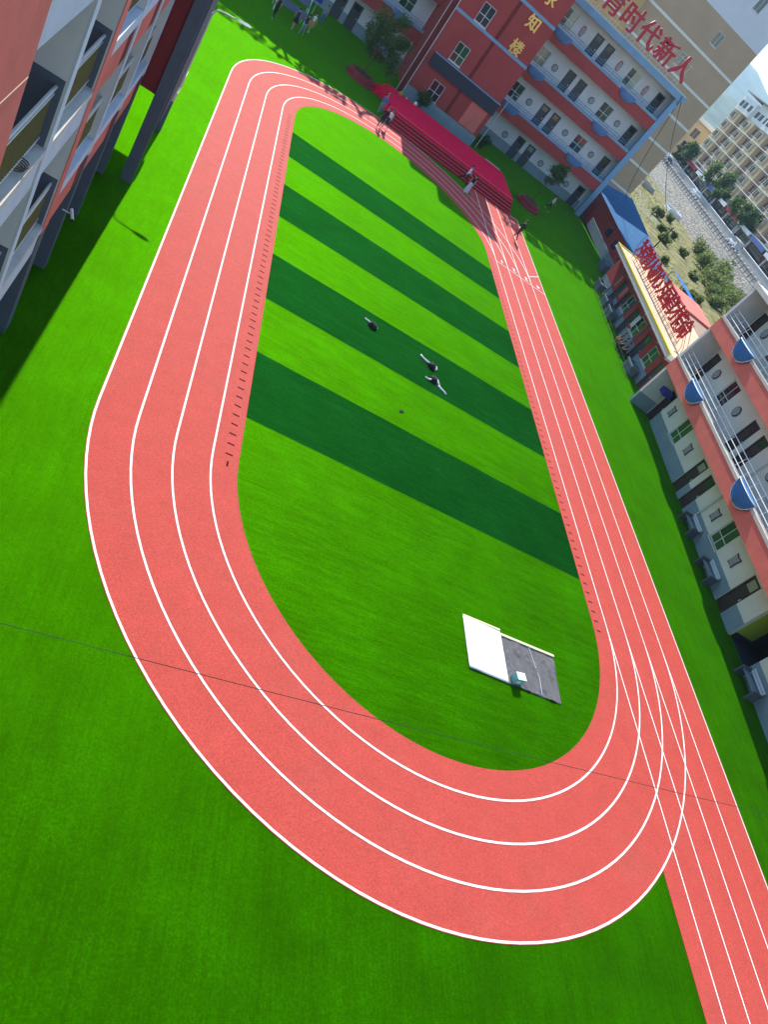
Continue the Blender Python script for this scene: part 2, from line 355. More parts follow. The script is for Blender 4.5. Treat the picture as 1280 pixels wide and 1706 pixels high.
def door(parent, xc, z0, w, h, yf, matname='door_brown', light=None, panel=True):
    key = ('d', round(w, 2), round(h, 2), matname, panel)
    if key not in _wcache:
        m = MB(); hw = w / 2
        m.box(-hw, -hw + .07, 0, .1, 0, h).box(hw - .07, hw, 0, .1, 0, h).box(-hw + .07, hw - .07, 0, .1, h - .07, h)
        m.box(-hw + .07, hw - .07, .04, .09, 0, h - .07)
        if panel:
            for (za, zb) in ((.25, h * .36), (h * .42, h * .68)):
                m.box(-hw + .2, hw - .2, .025, .04, za, zb)
        _wcache[key] = m.mesh('door', matname)
    o = link('door', _wcache[key], parent, (xc, yf + .04, z0))
    k2 = ('h',)
    if k2 not in _wcache: _wcache[k2] = MB().box(-.02, .02, -.04, .0, 0, .16).mesh('handle', 'steel')
    link('handle', _wcache[k2], o, (w / 2 - .17, .04, h * .44))
    if light:
        k3 = ('l', round(w, 2), light)
        if k3 not in _wcache: _wcache[k3] = MB().box(-w * .3, w * .3, .012, .03, 0, h * .2).mesh('door_light', light)
        link('door_light', _wcache[k3], o, (0, 0, h * .74))
    return o
def medallion(parent, xc, zc, yf, kind=0):
    key = ('m', kind)
    if key not in _wcache:
        if kind == 0: outl = [(.36 * cos(a + pi / 8), .36 * sin(a + pi / 8)) for a in [2 * pi * k / 8 for k in range(8)]]
        elif kind == 1:
            outl = [((.38 if k % 2 else .31) * cos(2 * pi * k / 16), (.38 if k % 2 else .31) * sin(2 * pi * k / 16)) for k in range(16)]
        elif kind == 2: outl = [(-.26, -.38), (0, -.32), (.26, -.38), (.24, 0), (.3, .36), (0, .30), (-.3, .36), (-.24, 0)]
        elif kind == 3: outl = [(.35 * cos(a), .35 * sin(a)) for a in [2 * pi * k / 14 for k in range(14)]]
        else: outl = [(-.16, -.45), (.16, -.45), (.28, .05), (.2, .42), (0, .55), (-.2, .42), (-.28, .05)]
        rim = MB().wprism(outl, -.05, 0).mesh('medallion', 'sign_red' if kind == 4 else 'stone_rim')
        inn = MB().wprism([(x * .80, z * .80) for x, z in outl], -.075, -.05)
        for k in range(5):
            a = 2 * pi * k / 5 + .3; inn.tube([(cos(a) * .06, -.08, sin(a) * .06), (cos(a) * .2, -.08, sin(a) * .2)], .022, 5)
        _wcache[key] = (rim, inn.mesh('relief', 'stone_carve'))
    a, b = _wcache[key]; o = link('medallion', a, parent, (xc, yf, zc)); link('relief', b, o); return o

def glyph(ch, size, depth, matname, name, bold=0.018):
    """extruded character outline as a mesh; x right, z up, front at -y"""
    cv = bpy.data.curves.new('glyph', 'FONT'); cv.body = ch; cv.size = size; cv.extrude = depth / 2; cv.align_x = 'CENTER'; cv.align_y = 'CENTER'; cv.resolution_u = 2
    cv.offset = size * 0.012
    o = bpy.data.objects.new('glyph', cv); COL.objects.link(o)
    bpy.context.view_layer.update()
    me = bpy.data.meshes.new_from_object(o.evaluated_get(bpy.context.evaluated_depsgraph_get()))
    bpy.data.objects.remove(o); bpy.data.curves.remove(cv)
    me.transform(Matrix.Rotation(pi / 2, 4, 'X'))
    if bold:                                    # painted sheet letters are heavier than the text face: three overlaid cuts a few mm apart
        bm = bmesh.new()
        for dx, dy, dz in ((0, 0, 0), (bold * size, .004, .3 * bold * size), (-bold * size, .008, -.3 * bold * size)):
            c = me.copy(); c.transform(Matrix.Translation((dx, dy, dz))); bm.from_mesh(c); bpy.data.meshes.remove(c)
        bm.to_mesh(me); bm.free()
    me.name = name; me.materials.clear(); me.materials.append(MATS[matname]); return me

# ------------------------------------------------------------------ ground, turf, track
struct(MB().quad((-4000, -1500, -.6), (4000, -1500, -.6), (4000, 9000, -.6), (-4000, 9000, -.6)).build('ground', 'far_ground'))
turf = struct(MB().box(-14, 41.2, -14, 84, -.5, 0.0).build('artificial_turf', 'turf_light'))
CX, YN, YF = 13.45, 17.35, 50.45          # centres of the two bends
R_IN, R1, R2, R3, R_OUT = 8.04, 8.93, 10.12, 11.32, 12.52
for k, ya in enumerate((19.6, 27.6, 35.6, 43.6)):
    s = MB()
    n = 24                                  # the rolls are laid by hand: their edges waver a little
    pts = []
    for i in range(n + 1):
        x = CX - R_IN + 2 * R_IN * i / n
        pts.append((x, ya + .025 * noise.noise((x * .4, k * 7.1, 0)), ya + 4.0 + .025 * noise.noise((x * .4, k * 7.1 + 3, 0))))
    for a, b in zip(pts, pts[1:]): s.quad((a[0], a[1], .008), (b[0], b[1], .008), (b[0], b[2], .008), (a[0], a[2], .008))
    s.build('dark_turf_stripe', 'turf_dark', turf)

inf = [(CX + R_IN * cos(a), YF + R_IN * sin(a)) for a in [pi * k / 48 for k in range(49)]] + [(CX + R_IN * cos(a), YN + R_IN * sin(a)) for a in [pi + pi * k / 48 for k in range(49)]]
MB().face([(x, y, .004) for x, y in inf]).build('infield', 'turf_infield', turf)
def oval(r):
    """left straight, near bend and far bend of an oval at radius r, from the right end of the far bend to the right end of the near bend"""
    pts = [(CX + r * cos(a), YF + r * sin(a)) for a in [pi * k / 64 for k in range(65)]]
    pts += [(CX - r, YF - (YF - YN) * k / 12) for k in range(1, 12)]
    pts += [(CX + r * cos(a), YN + r * sin(a)) for a in [pi + pi * k / 64 for k in range(65)]]
    return pts
def ribbon(mb, pi_, po_, z):
    for (a, b, c, d) in zip(pi_, pi_[1:], po_[1:], po_): mb.quad((*a, z), (*b, z), (*c, z), (*d, z))
track = MB(); ribbon(track, oval(R_IN), oval(R_OUT + .05), .012)
track = struct(track.build('running_track', 'track_rubber'))
spr = MB()
for k in range(36):
    y0 = -12 + k * 75.3 / 36; y1 = -12 + (k + 1) * 75.3 / 36
    spr.quad((CX + R_IN, y0, .016), (27.40, y0, .016), (27.40, y1, .016), (CX + R_IN, y1, .016))
spr.build('sprint_straight', 'track_rubber', track)
LW = .064
for r in (R1, R2, R3, R_OUT):
    m = MB(); ribbon(m, oval(r - LW / 2), oval(r + LW / 2), .020); m.build('lane_line', 'line_paint', track)
for x in (CX + R1, CX + R2, CX + R3, CX + R_OUT, 27.34):
    w = .052
    MB().quad((x - w / 2, -12, .024), (x + w / 2, -12, .024), (x + w / 2, 63.2, .024), (x - w / 2, 63.2, .024)).build('lane_line', 'line_paint', track)
MB().quad((22.41, 63.17, .028), (27.37, 63.17, .028), (27.37, 63.24, .028), (22.41, 63.24, .028)).build('end_line', 'line_paint', track)
MB().quad((22.41, 50.02, .028), (27.37, 50.02, .028), (27.37, 50.08, .028), (22.41, 50.08, .028)).build('start_line', 'line_paint', track)
MB().quad((25.95, 51.40, .032), (27.34, 52.84, .032), (27.34, 52.92, .032), (25.95, 51.48, .032)).build('stagger_line', 'line_paint', track)
for i, ch in enumerate('1234'):
    me = glyph(ch, .72, .002, 'line_paint', 'lane_number', 0); me.transform(Matrix.Rotation(-pi / 2, 4, 'X')); me.transform(Matrix.Rotation(pi, 4, 'Z'))
    link('lane_number', me, track, (23.02 + 1.24 * i, 50.62, .034))
tick = MB().quad((-.12, -.03, 0), (.12, -.03, 0), (.12, .03, 0), (-.12, .03, 0)).mesh('tick_mark', 'tick_paint')
for k in range(67):
    y = 17.45 + .5 * k
    if y < 50.4: link('tick_mark', tick, track, (5.05, y, .016)); link('tick_mark', tick, track, (21.77, y - .45, .020))
link('tick_mark', tick, track, (5.05, 17.0, .016), pi / 2)

# ------------------------------------------------------------------ teaching block behind the stage (open corridors on the yard side)
FH = 3.85
def corridor_block(root, x0, x1, layout, ywall, ypar, zroof_f, end_right=True, letters=None):
    """white rear wall with doors and windows, slabs, red parapets with blue bowls and railings; local facade faces -Y"""
    wall_ops = []
    for F in range(4):
        for kind, x in layout:
            if kind == 'D': wall_ops.append((x - .525, x + .525, F * FH + .0, F * FH + 2.35))
            if kind == 'W' and F > 0: wall_ops.append((x - .75, x + .75, F * FH + .67, F * FH + 2.32))
    wall_open(x0, x1, 0, 15.0, ywall, ywall + .24, wall_ops).build('wall', 'white_wall', root)
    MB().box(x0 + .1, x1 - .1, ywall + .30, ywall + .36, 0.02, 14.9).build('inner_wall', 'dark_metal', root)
    MB().box(x0, x1, ywall + .37, ywall + 8, 0, 14.95).build('rear_rooms', 'white_wall', root)
    dd = sorted(x for k, x in layout if k == 'D'); edges = [x0]
    prev = x0
    for x in dd + [x1 + .53]:
        MB().box(prev, x - .53, ywall - .012, ywall - .001, 0, 1.0).build('dado', 'dado_grey', root); prev = x + .53
    for F in range(4):
        for i, (kind, x) in enumerate(layout):
            if kind == 'D': door(root, x, F * FH + .002, 1.05, 2.34, ywall + .02, 'door_grey', 'glass_warm' if (F == 1 and i % 2) else ('glass_pale' if F == 0 and i % 3 == 0 else 'glass_dark'))
            if kind == 'W' and F > 0: window(root, x, F * FH + .67, 1.5, 1.65, ywall, 'cross', ('glass_dark', 'glass_pale', 'glass_dark', 'glass_pale') if F == 3 else ('glass_dark', 'glass_green'))
            if kind == 'M': medallion(root, x, F * FH + 1.5, ywall - .001, (3, 1, 1, 4)[F] if F != 1 else 0)
    bow = [x for k, x in layout if k == 'W']
    for F in range(1, 4):
        z = F * FH
        MB().box(x0, x1, ypar + .16, ywall - .001, z - .28, z - .002).build('floor_slab', 'concrete_light', root)
        MB().box(x0, x1, ypar, ypar + .15, z - .85, z + .25).build('parapet', 'red_wall', root)
        MB().box(x0, x1, ypar - .04, ypar + .17, z + .252, z + .50).build('parapet_cap', 'blue_trim', root)
        rl = MB()
        for zz in (.72, .95): rl.tube([(x0 + .1, ypar + .06, z + zz), (x1 - .1, ypar + .06, z + zz)], .028, 5)
        k = 0; x = x0 + .3
        while x < x1 - .2:
            rl.tube([(x, ypar + .06, z + .5), (x, ypar + .06, z + .95)], .02, 5); x += 1.15
        rl.build('railing', 'rail_blue', root)
        for xb in bow: bowl(root, xb, ypar, z + .48, 1.08, .76, .30, 'blue_grille_dull', None)
    MB().box(x0 - .1, x1 + .35, ypar - .30, ywall + 8.2, 14.45, 15.05).build('roof', 'blue_trim', root)
    MB().box(x0, x1 + .2, ypar - .18, ypar - .10, 15.05, 15.16).build('roof_kerb', 'concrete_light', root)

def bowl(parent, xc, yf, ztop, hw, h, out, matname, rimmat):
    """half-round balcony bowl hanging in front of the parapet, ribbed"""
    key = ('bowl', hw, h, out, matname, rimmat)
    if key not in _wcache:
        m = MB(); nu, nv = 24, 7; base = 0
        def P(u, w, k=1.0):
            a = pi * u; bb = (pi / 2) * w
            return (-hw * cos(a) * cos(bb * .98) ** .8 * k, -out * sin(a) ** .6 * cos(bb) ** .5 * k - .02, -h * sin(bb) * k)
        for j in range(nv + 1):
            for i in range(nu + 1): m.v.append(P(i / nu, j / nv))
        for j in range(nv):
            for i in range(nu):
                a = j * (nu + 1) + i; m.f.append((a, a + nu + 1, a + nu + 2, a + 1)); m.m.append(0)
        m.face([P(i / nu, 0) for i in range(nu + 1)])
        rib = MB()
        for i in range(1, nu):
            rib.tube([Vector(P(i / nu, j / nv, 1.0)) + Vector((0, -.012, 0)) for j in range(nv + 1)], .016, 4)
        rim = None
        if rimmat:
            rim = MB().tube([P(i / nu, .02, 1.03) for i in range(nu + 1)], .035, 5).tube([Vector(P(u, 1 - abs(2 * u - 1) ** 3 * .97, 1.02)) for u in [k / 20 for k in range(21)]], .03, 5).mesh('rim', rimmat, True)
        _wcache[key] = (m.mesh('balcony_bowl', matname, True), rib.mesh('rib_grille', 'blue_grille_light'), rim)
    a, b, c = _wcache[key]; o = link('balcony_bowl', a, parent, (xc, yf, ztop)); link('rib_grille', b, o)
    if c: link('rim', c, o)

LAY = [('W', 26.75), ('M', 28.65), ('D', 30.55), ('D', 32.1), ('M', 34.0), ('W', 36.0), ('M', 38.0), ('D', 39.9)]
mainb = thing('teaching_block', 'four storey white teaching block with red parapets, beside the brown tower', 'building', (33, 82, 0))
def sub(root):    # an Empty's parts are written in world metres: shift them to the thing's base
    return root
class At:
    pass
def world_parts(root):
    for o in root.children:
        o.location = Vector(o.location) - root.location
corridor_block(mainb, 23.7, 41.0, LAY, 83.8, 82.0, 15.05)
# corner pier at the free end and end wall
MB().box(40.36, 41.02, 81.86, 82.30, 0, 14.44).build('corner_pier', 'blue_trim', mainb)
MB().box(40.78, 41.02, 82.31, 83.79, 0, 14.44).build('end_wall', 'pale_blue', mainb)
world_parts(mainb)
for i, (ch, x) in enumerate(zip('培育时代新人', (26.55, 29.10, 31.45, 33.95, 36.45, 38.98))):
    t = thing('roof_letter', 'red roof letter %s, %s from the stair tower, above the white teaching block' % (ch, ('first', 'second', 'third', 'fourth', 'fifth', 'sixth')[i]), 'letter', (x, 82.6, 15.17), 0, 'roof letters of the white teaching block')
    me = glyph(ch, 2.35, .10, 'sign_red', 'letter_face'); link('letter_face', me, t, (0, 0, 1.32))
    fr = MB()
    for xx in (-.75, .75):
        fr.tube([(xx, .12, 0), (xx, .12, 2.3)], .022, 5).tube([(xx, 1.3, 0), (xx, .12, 1.9)], .018, 5)
    for zz in (.35, 1.2, 2.1): fr.tube([(-1.15, .12, zz), (1.15, .12, zz)], .018, 5)
    fr.build('steel_frame', 'concrete_light', t)

def west_letters():
    for i, (ch, x) in enumerate(zip('坚持立德树人', (-.7, 1.6, 3.95, 6.25, 8.6, 10.9))):
        t = thing('roof_letter', 'red roof letter %s, %s from the stair tower, on the wing behind the leafy tree' % (ch, ('sixth', 'fifth', 'fourth', 'third', 'second', 'first')[i]), 'letter', (x, 82.6, 15.17), 0, 'roof letters of the west wing')
        link('letter_face', glyph(ch, 2.35, .10, 'sign_red', 'letter_face'), t, (0, 0, 1.32)); MB().tube([(-.75, .12, 0), (-.75, .12, 2.3)], .022, 5).build('steel_frame', 'concrete_light', t); MB().tube([(.75, .12, 0), (.75, .12, 2.3)], .022, 5).build('steel_frame', 'concrete_light', t)
west_letters()
# west wing of the same block
LAYW = [('D', 1.0), ('M', 2.6), ('W', 4.4), ('M', 6.0), ('D', 7.6), ('D', 9.2), ('M', 11.0), ('W', 12.9)]
westw = thing('teaching_block', 'four storey white teaching block with red parapets, behind the leafy tree in the red planter', 'building', (5, 82, 0))
corridor_block(westw, -8.0, 15.32, LAYW, 83.8, 82.0, 15.05)
world_parts(westw)

# ------------------------------------------------------------------ red stair tower with gilt characters
tw = thing('stair_tower', 'dark red stair tower with gilt characters and a slate canopy behind the stage', 'building', (19.5, 75.5, 0))
YT = 75.5
tops = [(17.2, 18.5, 1.12, 2.76), (17.2, 18.5, 4.75, 6.45), (17.2, 18.5, 8.40, 10.05), (17.2, 18.5, 12.1, 13.3)]
wall_open(15.32, 23.64, 0, 14.5, YT, YT + .24, tops).build('wall', 'red_wall', tw)
MB().box(17.85, 23.64, YT + .001, YT + .24, 14.5, 16.8).build('raised_parapet', 'red_wall', tw)
MB().box(15.325, 23.69, YT + .32, 83.79, 0, 14.4).build('tower_core', 'red_wall', tw)
MB().box(17.9, 23.5, YT + .33, 80.0, 14.4, 16.4).build('stair_head', 'red_wall', tw)
for z in (8.08, 11.78): MB().box(15.30, 23.68, YT - .05, YT - .001, z, z + .26).build('string_course', 'blue_trim', tw)
MB().box(15.9, 23.62, YT - .28, YT - .002, 3.40, 4.52).build('canopy', 'canopy_dark', tw)
MB().box(15.85, 23.68, YT - .31, YT - .003, 4.521, 4.60).build('canopy_edge', 'blue_trim', tw)
MB().box(15.33, 23.66, YT - .03, YT - .0015, 0.0, 1.02).build('dado', 'dado_grey', tw)
MB().box(19.62, 19.95, YT - .02, YT - .0012, 1.03, 3.39).box(19.62, 19.95, YT - .02, YT - .0012, 4.62, 8.07).box(19.62, 19.95, YT - .02, YT - .0012, 8.35, 11.77).box(19.62, 19.95, YT - .02, YT - .0012, 12.05, 13.5).build('movement_joint', 'maroon_wall', tw)
MB().box(14.72, 15.29, YT + .1, YT + .4, 0, 13.4).build('side_strip', 'maroon_wall', tw)
MB().tube([(15.31, YT - .06, 0), (15.31, YT - .06, 13.4)], .045, 6).build('drain_pipe', 'concrete_light', tw)
MB().tube([(14.72, YT + .04, 0), (14.72, YT + .04, 13.4)], .035, 6).build('drain_pipe', 'concrete_light', tw)
MB().tube([(23.72, YT + .5, 1.2), (23.72, YT + .5, 13.4)], .05, 6).build('drain_pipe', 'rail_white', tw)
for q, (a, b, c, d) in enumerate(tops):
    window(tw, (a + b) / 2, c, b - a, d - c, YT, 'cross', (('glass_maroon', 'glass_dark'), ('glass_dark', 'glass_green'), ('glass_dark', 'glass_dark'), ('glass_dark', 'glass_dark'))[q])
for ch, z in zip('求知楼', (13.35, 11.10, 8.85)):
    link('gilt_character', glyph(ch, 1.28, .08, 'gold', 'gilt_character'), tw, (21.75, YT - .05, z))
MB().box(21.3, 23.2, YT - .012, YT - .0008, 1.1, 3.3).build('door_shutter', 'red_wall_bright', tw)
world_parts(tw)

# ------------------------------------------------------------------ brown tower behind
K = 1.21                                       # the tower stands well behind the block, its storeys a good 3.8 m
TX = lambda x: x * K
TZ = lambda z: CAM_H + (z - CAM_H) * K
YB = 115.0
bb = thing('apartment_tower', 'tall brown apartment tower with white string courses behind the teaching block', 'building', (52, 116, -.5))
bw = [(TX(45.4), TX(46.5), TZ(20.4), TZ(21.8)), (TX(43.6), TX(44.7), TZ(16.7), TZ(18.1))]
bw2 = (TX(46.6), TX(47.7), TZ(25.2), TZ(26.8))
wall_open(TX(35.9), TX(51.1), -.5, TZ(22.75), YB, YB + .3, bw).build('wall', 'brown_wall', bb)
MB().box(TX(36.0), TX(51.0), YB + .4, YB + 14, -.5, TZ(22.7)).build('core', 'brown_wall', bb)
wall_open(TX(35.9), TX(51.1), TZ(22.75), TZ(28.2), YB, YB + .3, [bw2]).build('upper_wall', 'pale_wall', bb)
MB().box(TX(36.0), TX(51.0), YB + .4, YB + 14, TZ(22.7), TZ(28.0)).build('upper_core', 'pale_wall', bb)
for z in (3.3, 6.42, 9.55, 12.7, 15.85, 19.1): MB().box(TX(35.86), TX(51.16), YB - .06, YB - .001, TZ(z), TZ(z) + .32).build('string_course', 'band_white', bb)
MB().box(TX(28), TX(35.88), YB - 1.2, YB + 12, -.5, 26).build('bay', 'ochre_wall', bb)
for z in (16.2, 19.4, 22.6): MB().box(TX(27.95), TX(35.9), YB - 1.26, YB - 1.201, TZ(z), TZ(z) + .3).build('string_course', 'band_white', bb)
for (a, b, c, d) in bw + [bw2]: window(bb, (a + b) / 2, c, b - a, d - c, YB, 'pair', ('glass_dark',))
for x in (30.5, 33.6):
    for z in (17.0, 20.2): window(bb, TX(x), TZ(z), 1.2, 1.9, YB - 1.31, 'pair', ('glass_dark',))
world_parts(bb)

# ------------------------------------------------------------------ east classroom block (facade turned 6.7 degrees)
RZ_E = radians(-96.7)
eb = thing('classroom_block', 'two storey cream classroom block with orange red parapet and steel rails beside the sprint straight', 'building', (33.41, 41.24, 0), RZ_E)
E_F = (0.0, 3.65, 7.30)
XE1 = 36.0
lay_e = [('D', .55, 'x'), ('M', 2.0, 2), ('W', 4.3, 0), ('M', 6.35, 2), ('D', 8.45, 0), ('D', 10.03, 0), ('M', 12.66, 2), ('W', 14.35, 0), ('M', 16.35, 2), ('D', 18.35, 0), ('P', 21.35, 0), ('W', 25.2, 0), ('D', 27.6, 0), ('M', 29.5, 2), ('W', 31.6, 0)]
ops = []
for fi, F in enumerate(E_F):
    for kd, x, q in lay_e:
        if kd == 'D': ops.append((x - .5, x + .5, F, F + 2.5))
        if kd == 'W': ops.append((x - .65, x + .65, F + 1.0, F + 2.65))
        if kd == 'P' and fi == 0: ops.append((x - 1.17, x + 1.17, F, F + 3.0))
wall_open(-.25, XE1, 0, 11.0, 1.70, 1.94, ops).build('wall', 'cream_wall', eb)
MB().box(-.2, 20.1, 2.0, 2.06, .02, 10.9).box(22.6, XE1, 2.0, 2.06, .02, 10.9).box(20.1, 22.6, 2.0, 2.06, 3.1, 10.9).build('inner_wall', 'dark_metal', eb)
MB().box(-.2, 20.1, 2.07, 8, 0, 10.9).box(22.6, XE1, 2.07, 8, 0, 10.9).box(20.1, 22.6, 2.07, 8, 3.1, 10.9).box(20.1, 22.6, 7, 8, 0, 3.1).build('rear_rooms', 'cream_wall', eb)
# end pier that carries the corridor at the far end
MB().box(-.25, 0.0, .02, 1.69, 0, 10.4).build('end_wall', 'grey_face', eb)
MB().box(-.262, 0.012, .008, 1.69, 0, 1.0).build('end_wall_dado', 'dado_grey', eb)
MB().box(.02, .75, .9, 1.62, 1.9, 2.3).build('notice_board', 'screen_blue', eb)
prev = 0.012
for kd, x, q in lay_e + [('D', XE1 + .505, 0)]:
    hw = .505 if kd == 'D' else 1.175 if kd == 'P' else None
    if hw: MB().box(prev, x - hw, 1.688, 1.699, 0, 1.0).build('dado', 'dado_grey', eb); prev = x + hw
for fi, F in enumerate(E_F):
    for i, (kd, x, q) in enumerate(lay_e):
        if kd == 'D': door(eb, x, F + .002, 1.0, 2.49, 1.72, 'door_brown', ('glass_pale' if i in (4, 9) and fi == 0 else 'glass_dark'))
        if kd == 'W': window(eb, x, F + 1.0, 1.3, 1.65, 1.70, 'six', ('glass_green', 'glass_green', 'glass_dark', 'glass_green') if fi == 0 else ('glass_dark', 'glass_dark', 'glass_maroon', 'glass_maroon'))
        if kd == 'M': medallion(eb, x, F + 1.8, 1.688, 2 if fi == 0 else 0)
for F in E_F[1:]:
    MB().box(-.2, XE1, .14, 1.699, F - .30, F - .003).build('floor_slab', 'concrete_light', eb)
    MB().box(-.26, XE1, 0, .13, F - .35, F + .62).build('parapet', 'red_wall_bright', eb)
    MB().box(-.27, XE1, -.03, .42, F + .622, F + .80).build('parapet_ledge', 'concrete_light', eb)
    for zz, yy in ((1.05, .10), (1.30, .22), (1.58, .30)):
        MB().tube([(0.0, yy, F + zz), (XE1, yy, F + zz)], .026, 6).build('rail', 'rail_white', eb)
    pm = MB().tube([(0, .12, 0), (0, .30, .8)], .018, 5).mesh('rail_post', 'steel')
    x = .4
    while x < XE1: link('rail_post', pm, eb, (x, 0, F + .80)); x += 1.05
    for xb in (4.45, 14.5, 24.6): bowl(eb, xb, -.01, F + 1.02, 1.18, .98, .30, 'blue_grille', 'rail_white')
MB().box(-.3, XE1, -.2, 8.2, 10.45, 10.75).build('roof', 'concrete_light', eb)
MB().tube([(11.72, 1.62, .1), (11.72, 1.62, 10.4)], .045, 6).build('drain_pipe', 'grey_face', eb)
MB().box(20.13, 20.17, 1.95, 3.2, .35, 2.6).build('green_panel', 'green_box', eb)
MB().box(20.12, 22.58, 6.9, 6.98, 0, 3.08).build('passage_shade_lining', 'cloth_black', eb)  # near-black sheets on the passage walls paint in its deep interior shade
MB().box(20.105, 20.125, 1.96, 6.89, 0, 3.08).build('passage_shade_lining', 'canopy_dark', eb)
MB().box(22.57, 22.595, 1.96, 6.89, 0, 3.08).build('passage_shade_lining', 'canopy_dark', eb)
MB().box(20.13, 22.56, 1.97, 6.88, 3.05, 3.09).build('passage_shade_ceiling', 'canopy_dark', eb)  # ceiling and floor sheets carry the same painted shade
MB().box(20.13, 22.56, 2.0, 6.88, .002, .02).build('passage_shade_floor', 'canopy_dark', eb)
for k in range(7):   # folding gate bars inside the passage
    MB().tube([(21.7 + .11 * k, 3.4, .05), (21.7 + .11 * k, 3.4, 2.2)], .015, 5).build('gate_bar', 'rail_blue', eb)
bench_me = None
for x, lb in ((12.5, 'dark slatted bench beside the drain pipe of the cream classroom block'), (16.25, 'dark slatted bench between the window and the brown door of the classroom block'), (23.6, 'dark slatted bench past the dark passage of the cream classroom block')):
    b = thing('wall_bench', lb, 'bench', (33.41, 41.24, 0), RZ_E, 'benches along the classroom block')
    b.location = eb.matrix_basis @ Vector((x, 1.22, 0)) if False else (Matrix.Translation((33.41, 41.24, 0)) @ Matrix.Rotation(RZ_E, 4, 'Z')) @ Vector((x, 1.25, 0))
    for k in range(3): MB().box(-.72, .72, -.17 + .14 * k, -.05 + .14 * k, .43, .465).build('seat_slat', 'dado_grey', b)
    for k in range(2): MB().box(-.72, .72, .28, .305, .55 + .14 * k, .66 + .14 * k).build('back_slat', 'pale_blue', b)
    for sx in (-.76, .76): MB().box(sx - .04, sx + .04, -.30, .33, 0, .62).build('side', 'slate_paint', b)

# ------------------------------------------------------------------ low red house with the flat roof and roof letters
RZ_L = radians(-96.7)
LO = Vector((36.62, 63.6, 0))                 # far end of its roof front edge
lh = thing('low_house', 'low dark red house with yellow edged flat roof between the two school blocks', 'building', LO, RZ_L)
LH = 20.4
lops = []
wins = (8.1, 12.1, 17.0)
for x in wins: lops.append((x - .75, x + .75, 1.05, 2.55))
lops += [(4.2, 5.25, 0, 2.5), (6.35, 7.2, 0, 2.4), (9.7, 10.8, 0, 2.5), (14.2, 15.3, 0, 2.5), (18.6, 19.3, 0, 2.5)]
wall_open(0.2, LH, 0, 3.32, 1.2, 1.42, lops).build('wall', 'red_wall', lh)
MB().box(.3, LH - .1, 1.5, 7.2, .01, 3.3).build('core', 'maroon_wall', lh)
for a, b in ((.25, 4.19), (5.26, 6.34), (7.21, 9.69), (10.81, 14.19), (15.31, 18.59)): MB().box(a, b, 1.19, 1.199, 0, 1.0).build('dado', 'dado_grey', lh)
for x in wins: window(lh, x, 1.05, 1.5, 1.5, 1.2, 'cross', ('glass_green', 'glass_green', 'glass_dark', 'glass_green'))
for (a, b, c, d) in lops[3:]: door(lh, (a + b) / 2, .002, b - a, d - .01, 1.22, 'door_grey', 'glass_green')
for x, cn in ((5.8, 'poster_pink'), (3.4, 'poster_pink'), (11.25, 'frame_white')):
    MB().box(x - .32, x + .32, 1.175, 1.1885, 1.3, 2.35).build('wall_poster', cn, lh)
MB().box(0, LH + .1, 0.06, 7.4, 3.33, 3.62).build('roof_slab', 'grey_face', lh)
MB().box(.12, LH, .18, 7.3, 3.624, 3.66).build('roof_deck', 'roof_cream', lh)
MB().box(0, LH + .12, 0, .16, 3.63, 3.76).build('roof_edge', 'yellow_trim', lh)
MB().box(0.0, .16, .17, 7.4, 3.63, 3.74).build('roof_edge', 'yellow_trim', lh)
MB().box(.05, LH, -.04, .055, 3.3, 3.40).build('drip_edge', 'concrete', lh)
for k in range(9): MB().box(1.4 + 2.3 * k, 1.6 + 2.3 * k, .35, 1.19, 3.05, 3.32).build('eave_bracket', 'concrete', lh)
M_L = Matrix.Translation(LO) @ Matrix.Rotation(RZ_L, 4, 'Z')
for i, ch in enumerate('为党育人初心为国育才使命'):
    x = 2.0 + 1.36 * i + (.35 if i > 5 else 0)
    t = thing('roof_letter', 'red roof letter %s number %s in the row on the flat cream roof' % (ch, ('one', 'two', 'three', 'four', 'five', 'six', 'seven', 'eight', 'nine', 'ten', 'eleven', 'twelve')[i]), 'letter', M_L @ Vector((x, 1.25, 3.66)), RZ_L, 'roof letters of the low red house')
    link('letter_face', glyph(ch, 1.68, .09, 'sign_red', 'letter_face'), t, (0, 0, 1.15))
    fr = MB()
    for xx in (-.45, .45): fr.tube([(xx, .08, 0), (xx, .08, 1.95)], .022, 5).tube([(xx, 1.5, 0), (xx, .08, 1.7)], .022, 5)
    for zz in (.30, 1.1, 1.92): fr.tube([(-.66, .08, zz), (.66, .08, zz)], .018, 5)
    fr.build('steel_frame', 'sign_red_dark', t)
cw = MB().tube([M_L @ Vector(p) for p in ((19.0, 1.0, 3.68), (19.4, 2.4, 3.69), (18.6, 3.6, 3.69), (19.6, 4.6, 3.69), (20.1, 6.4, 3.70))], .02, 5).build('roof_cable', 'black_rubber')
tag(cw, 'black cable lying in a loop on the cream flat roof', 'cable')
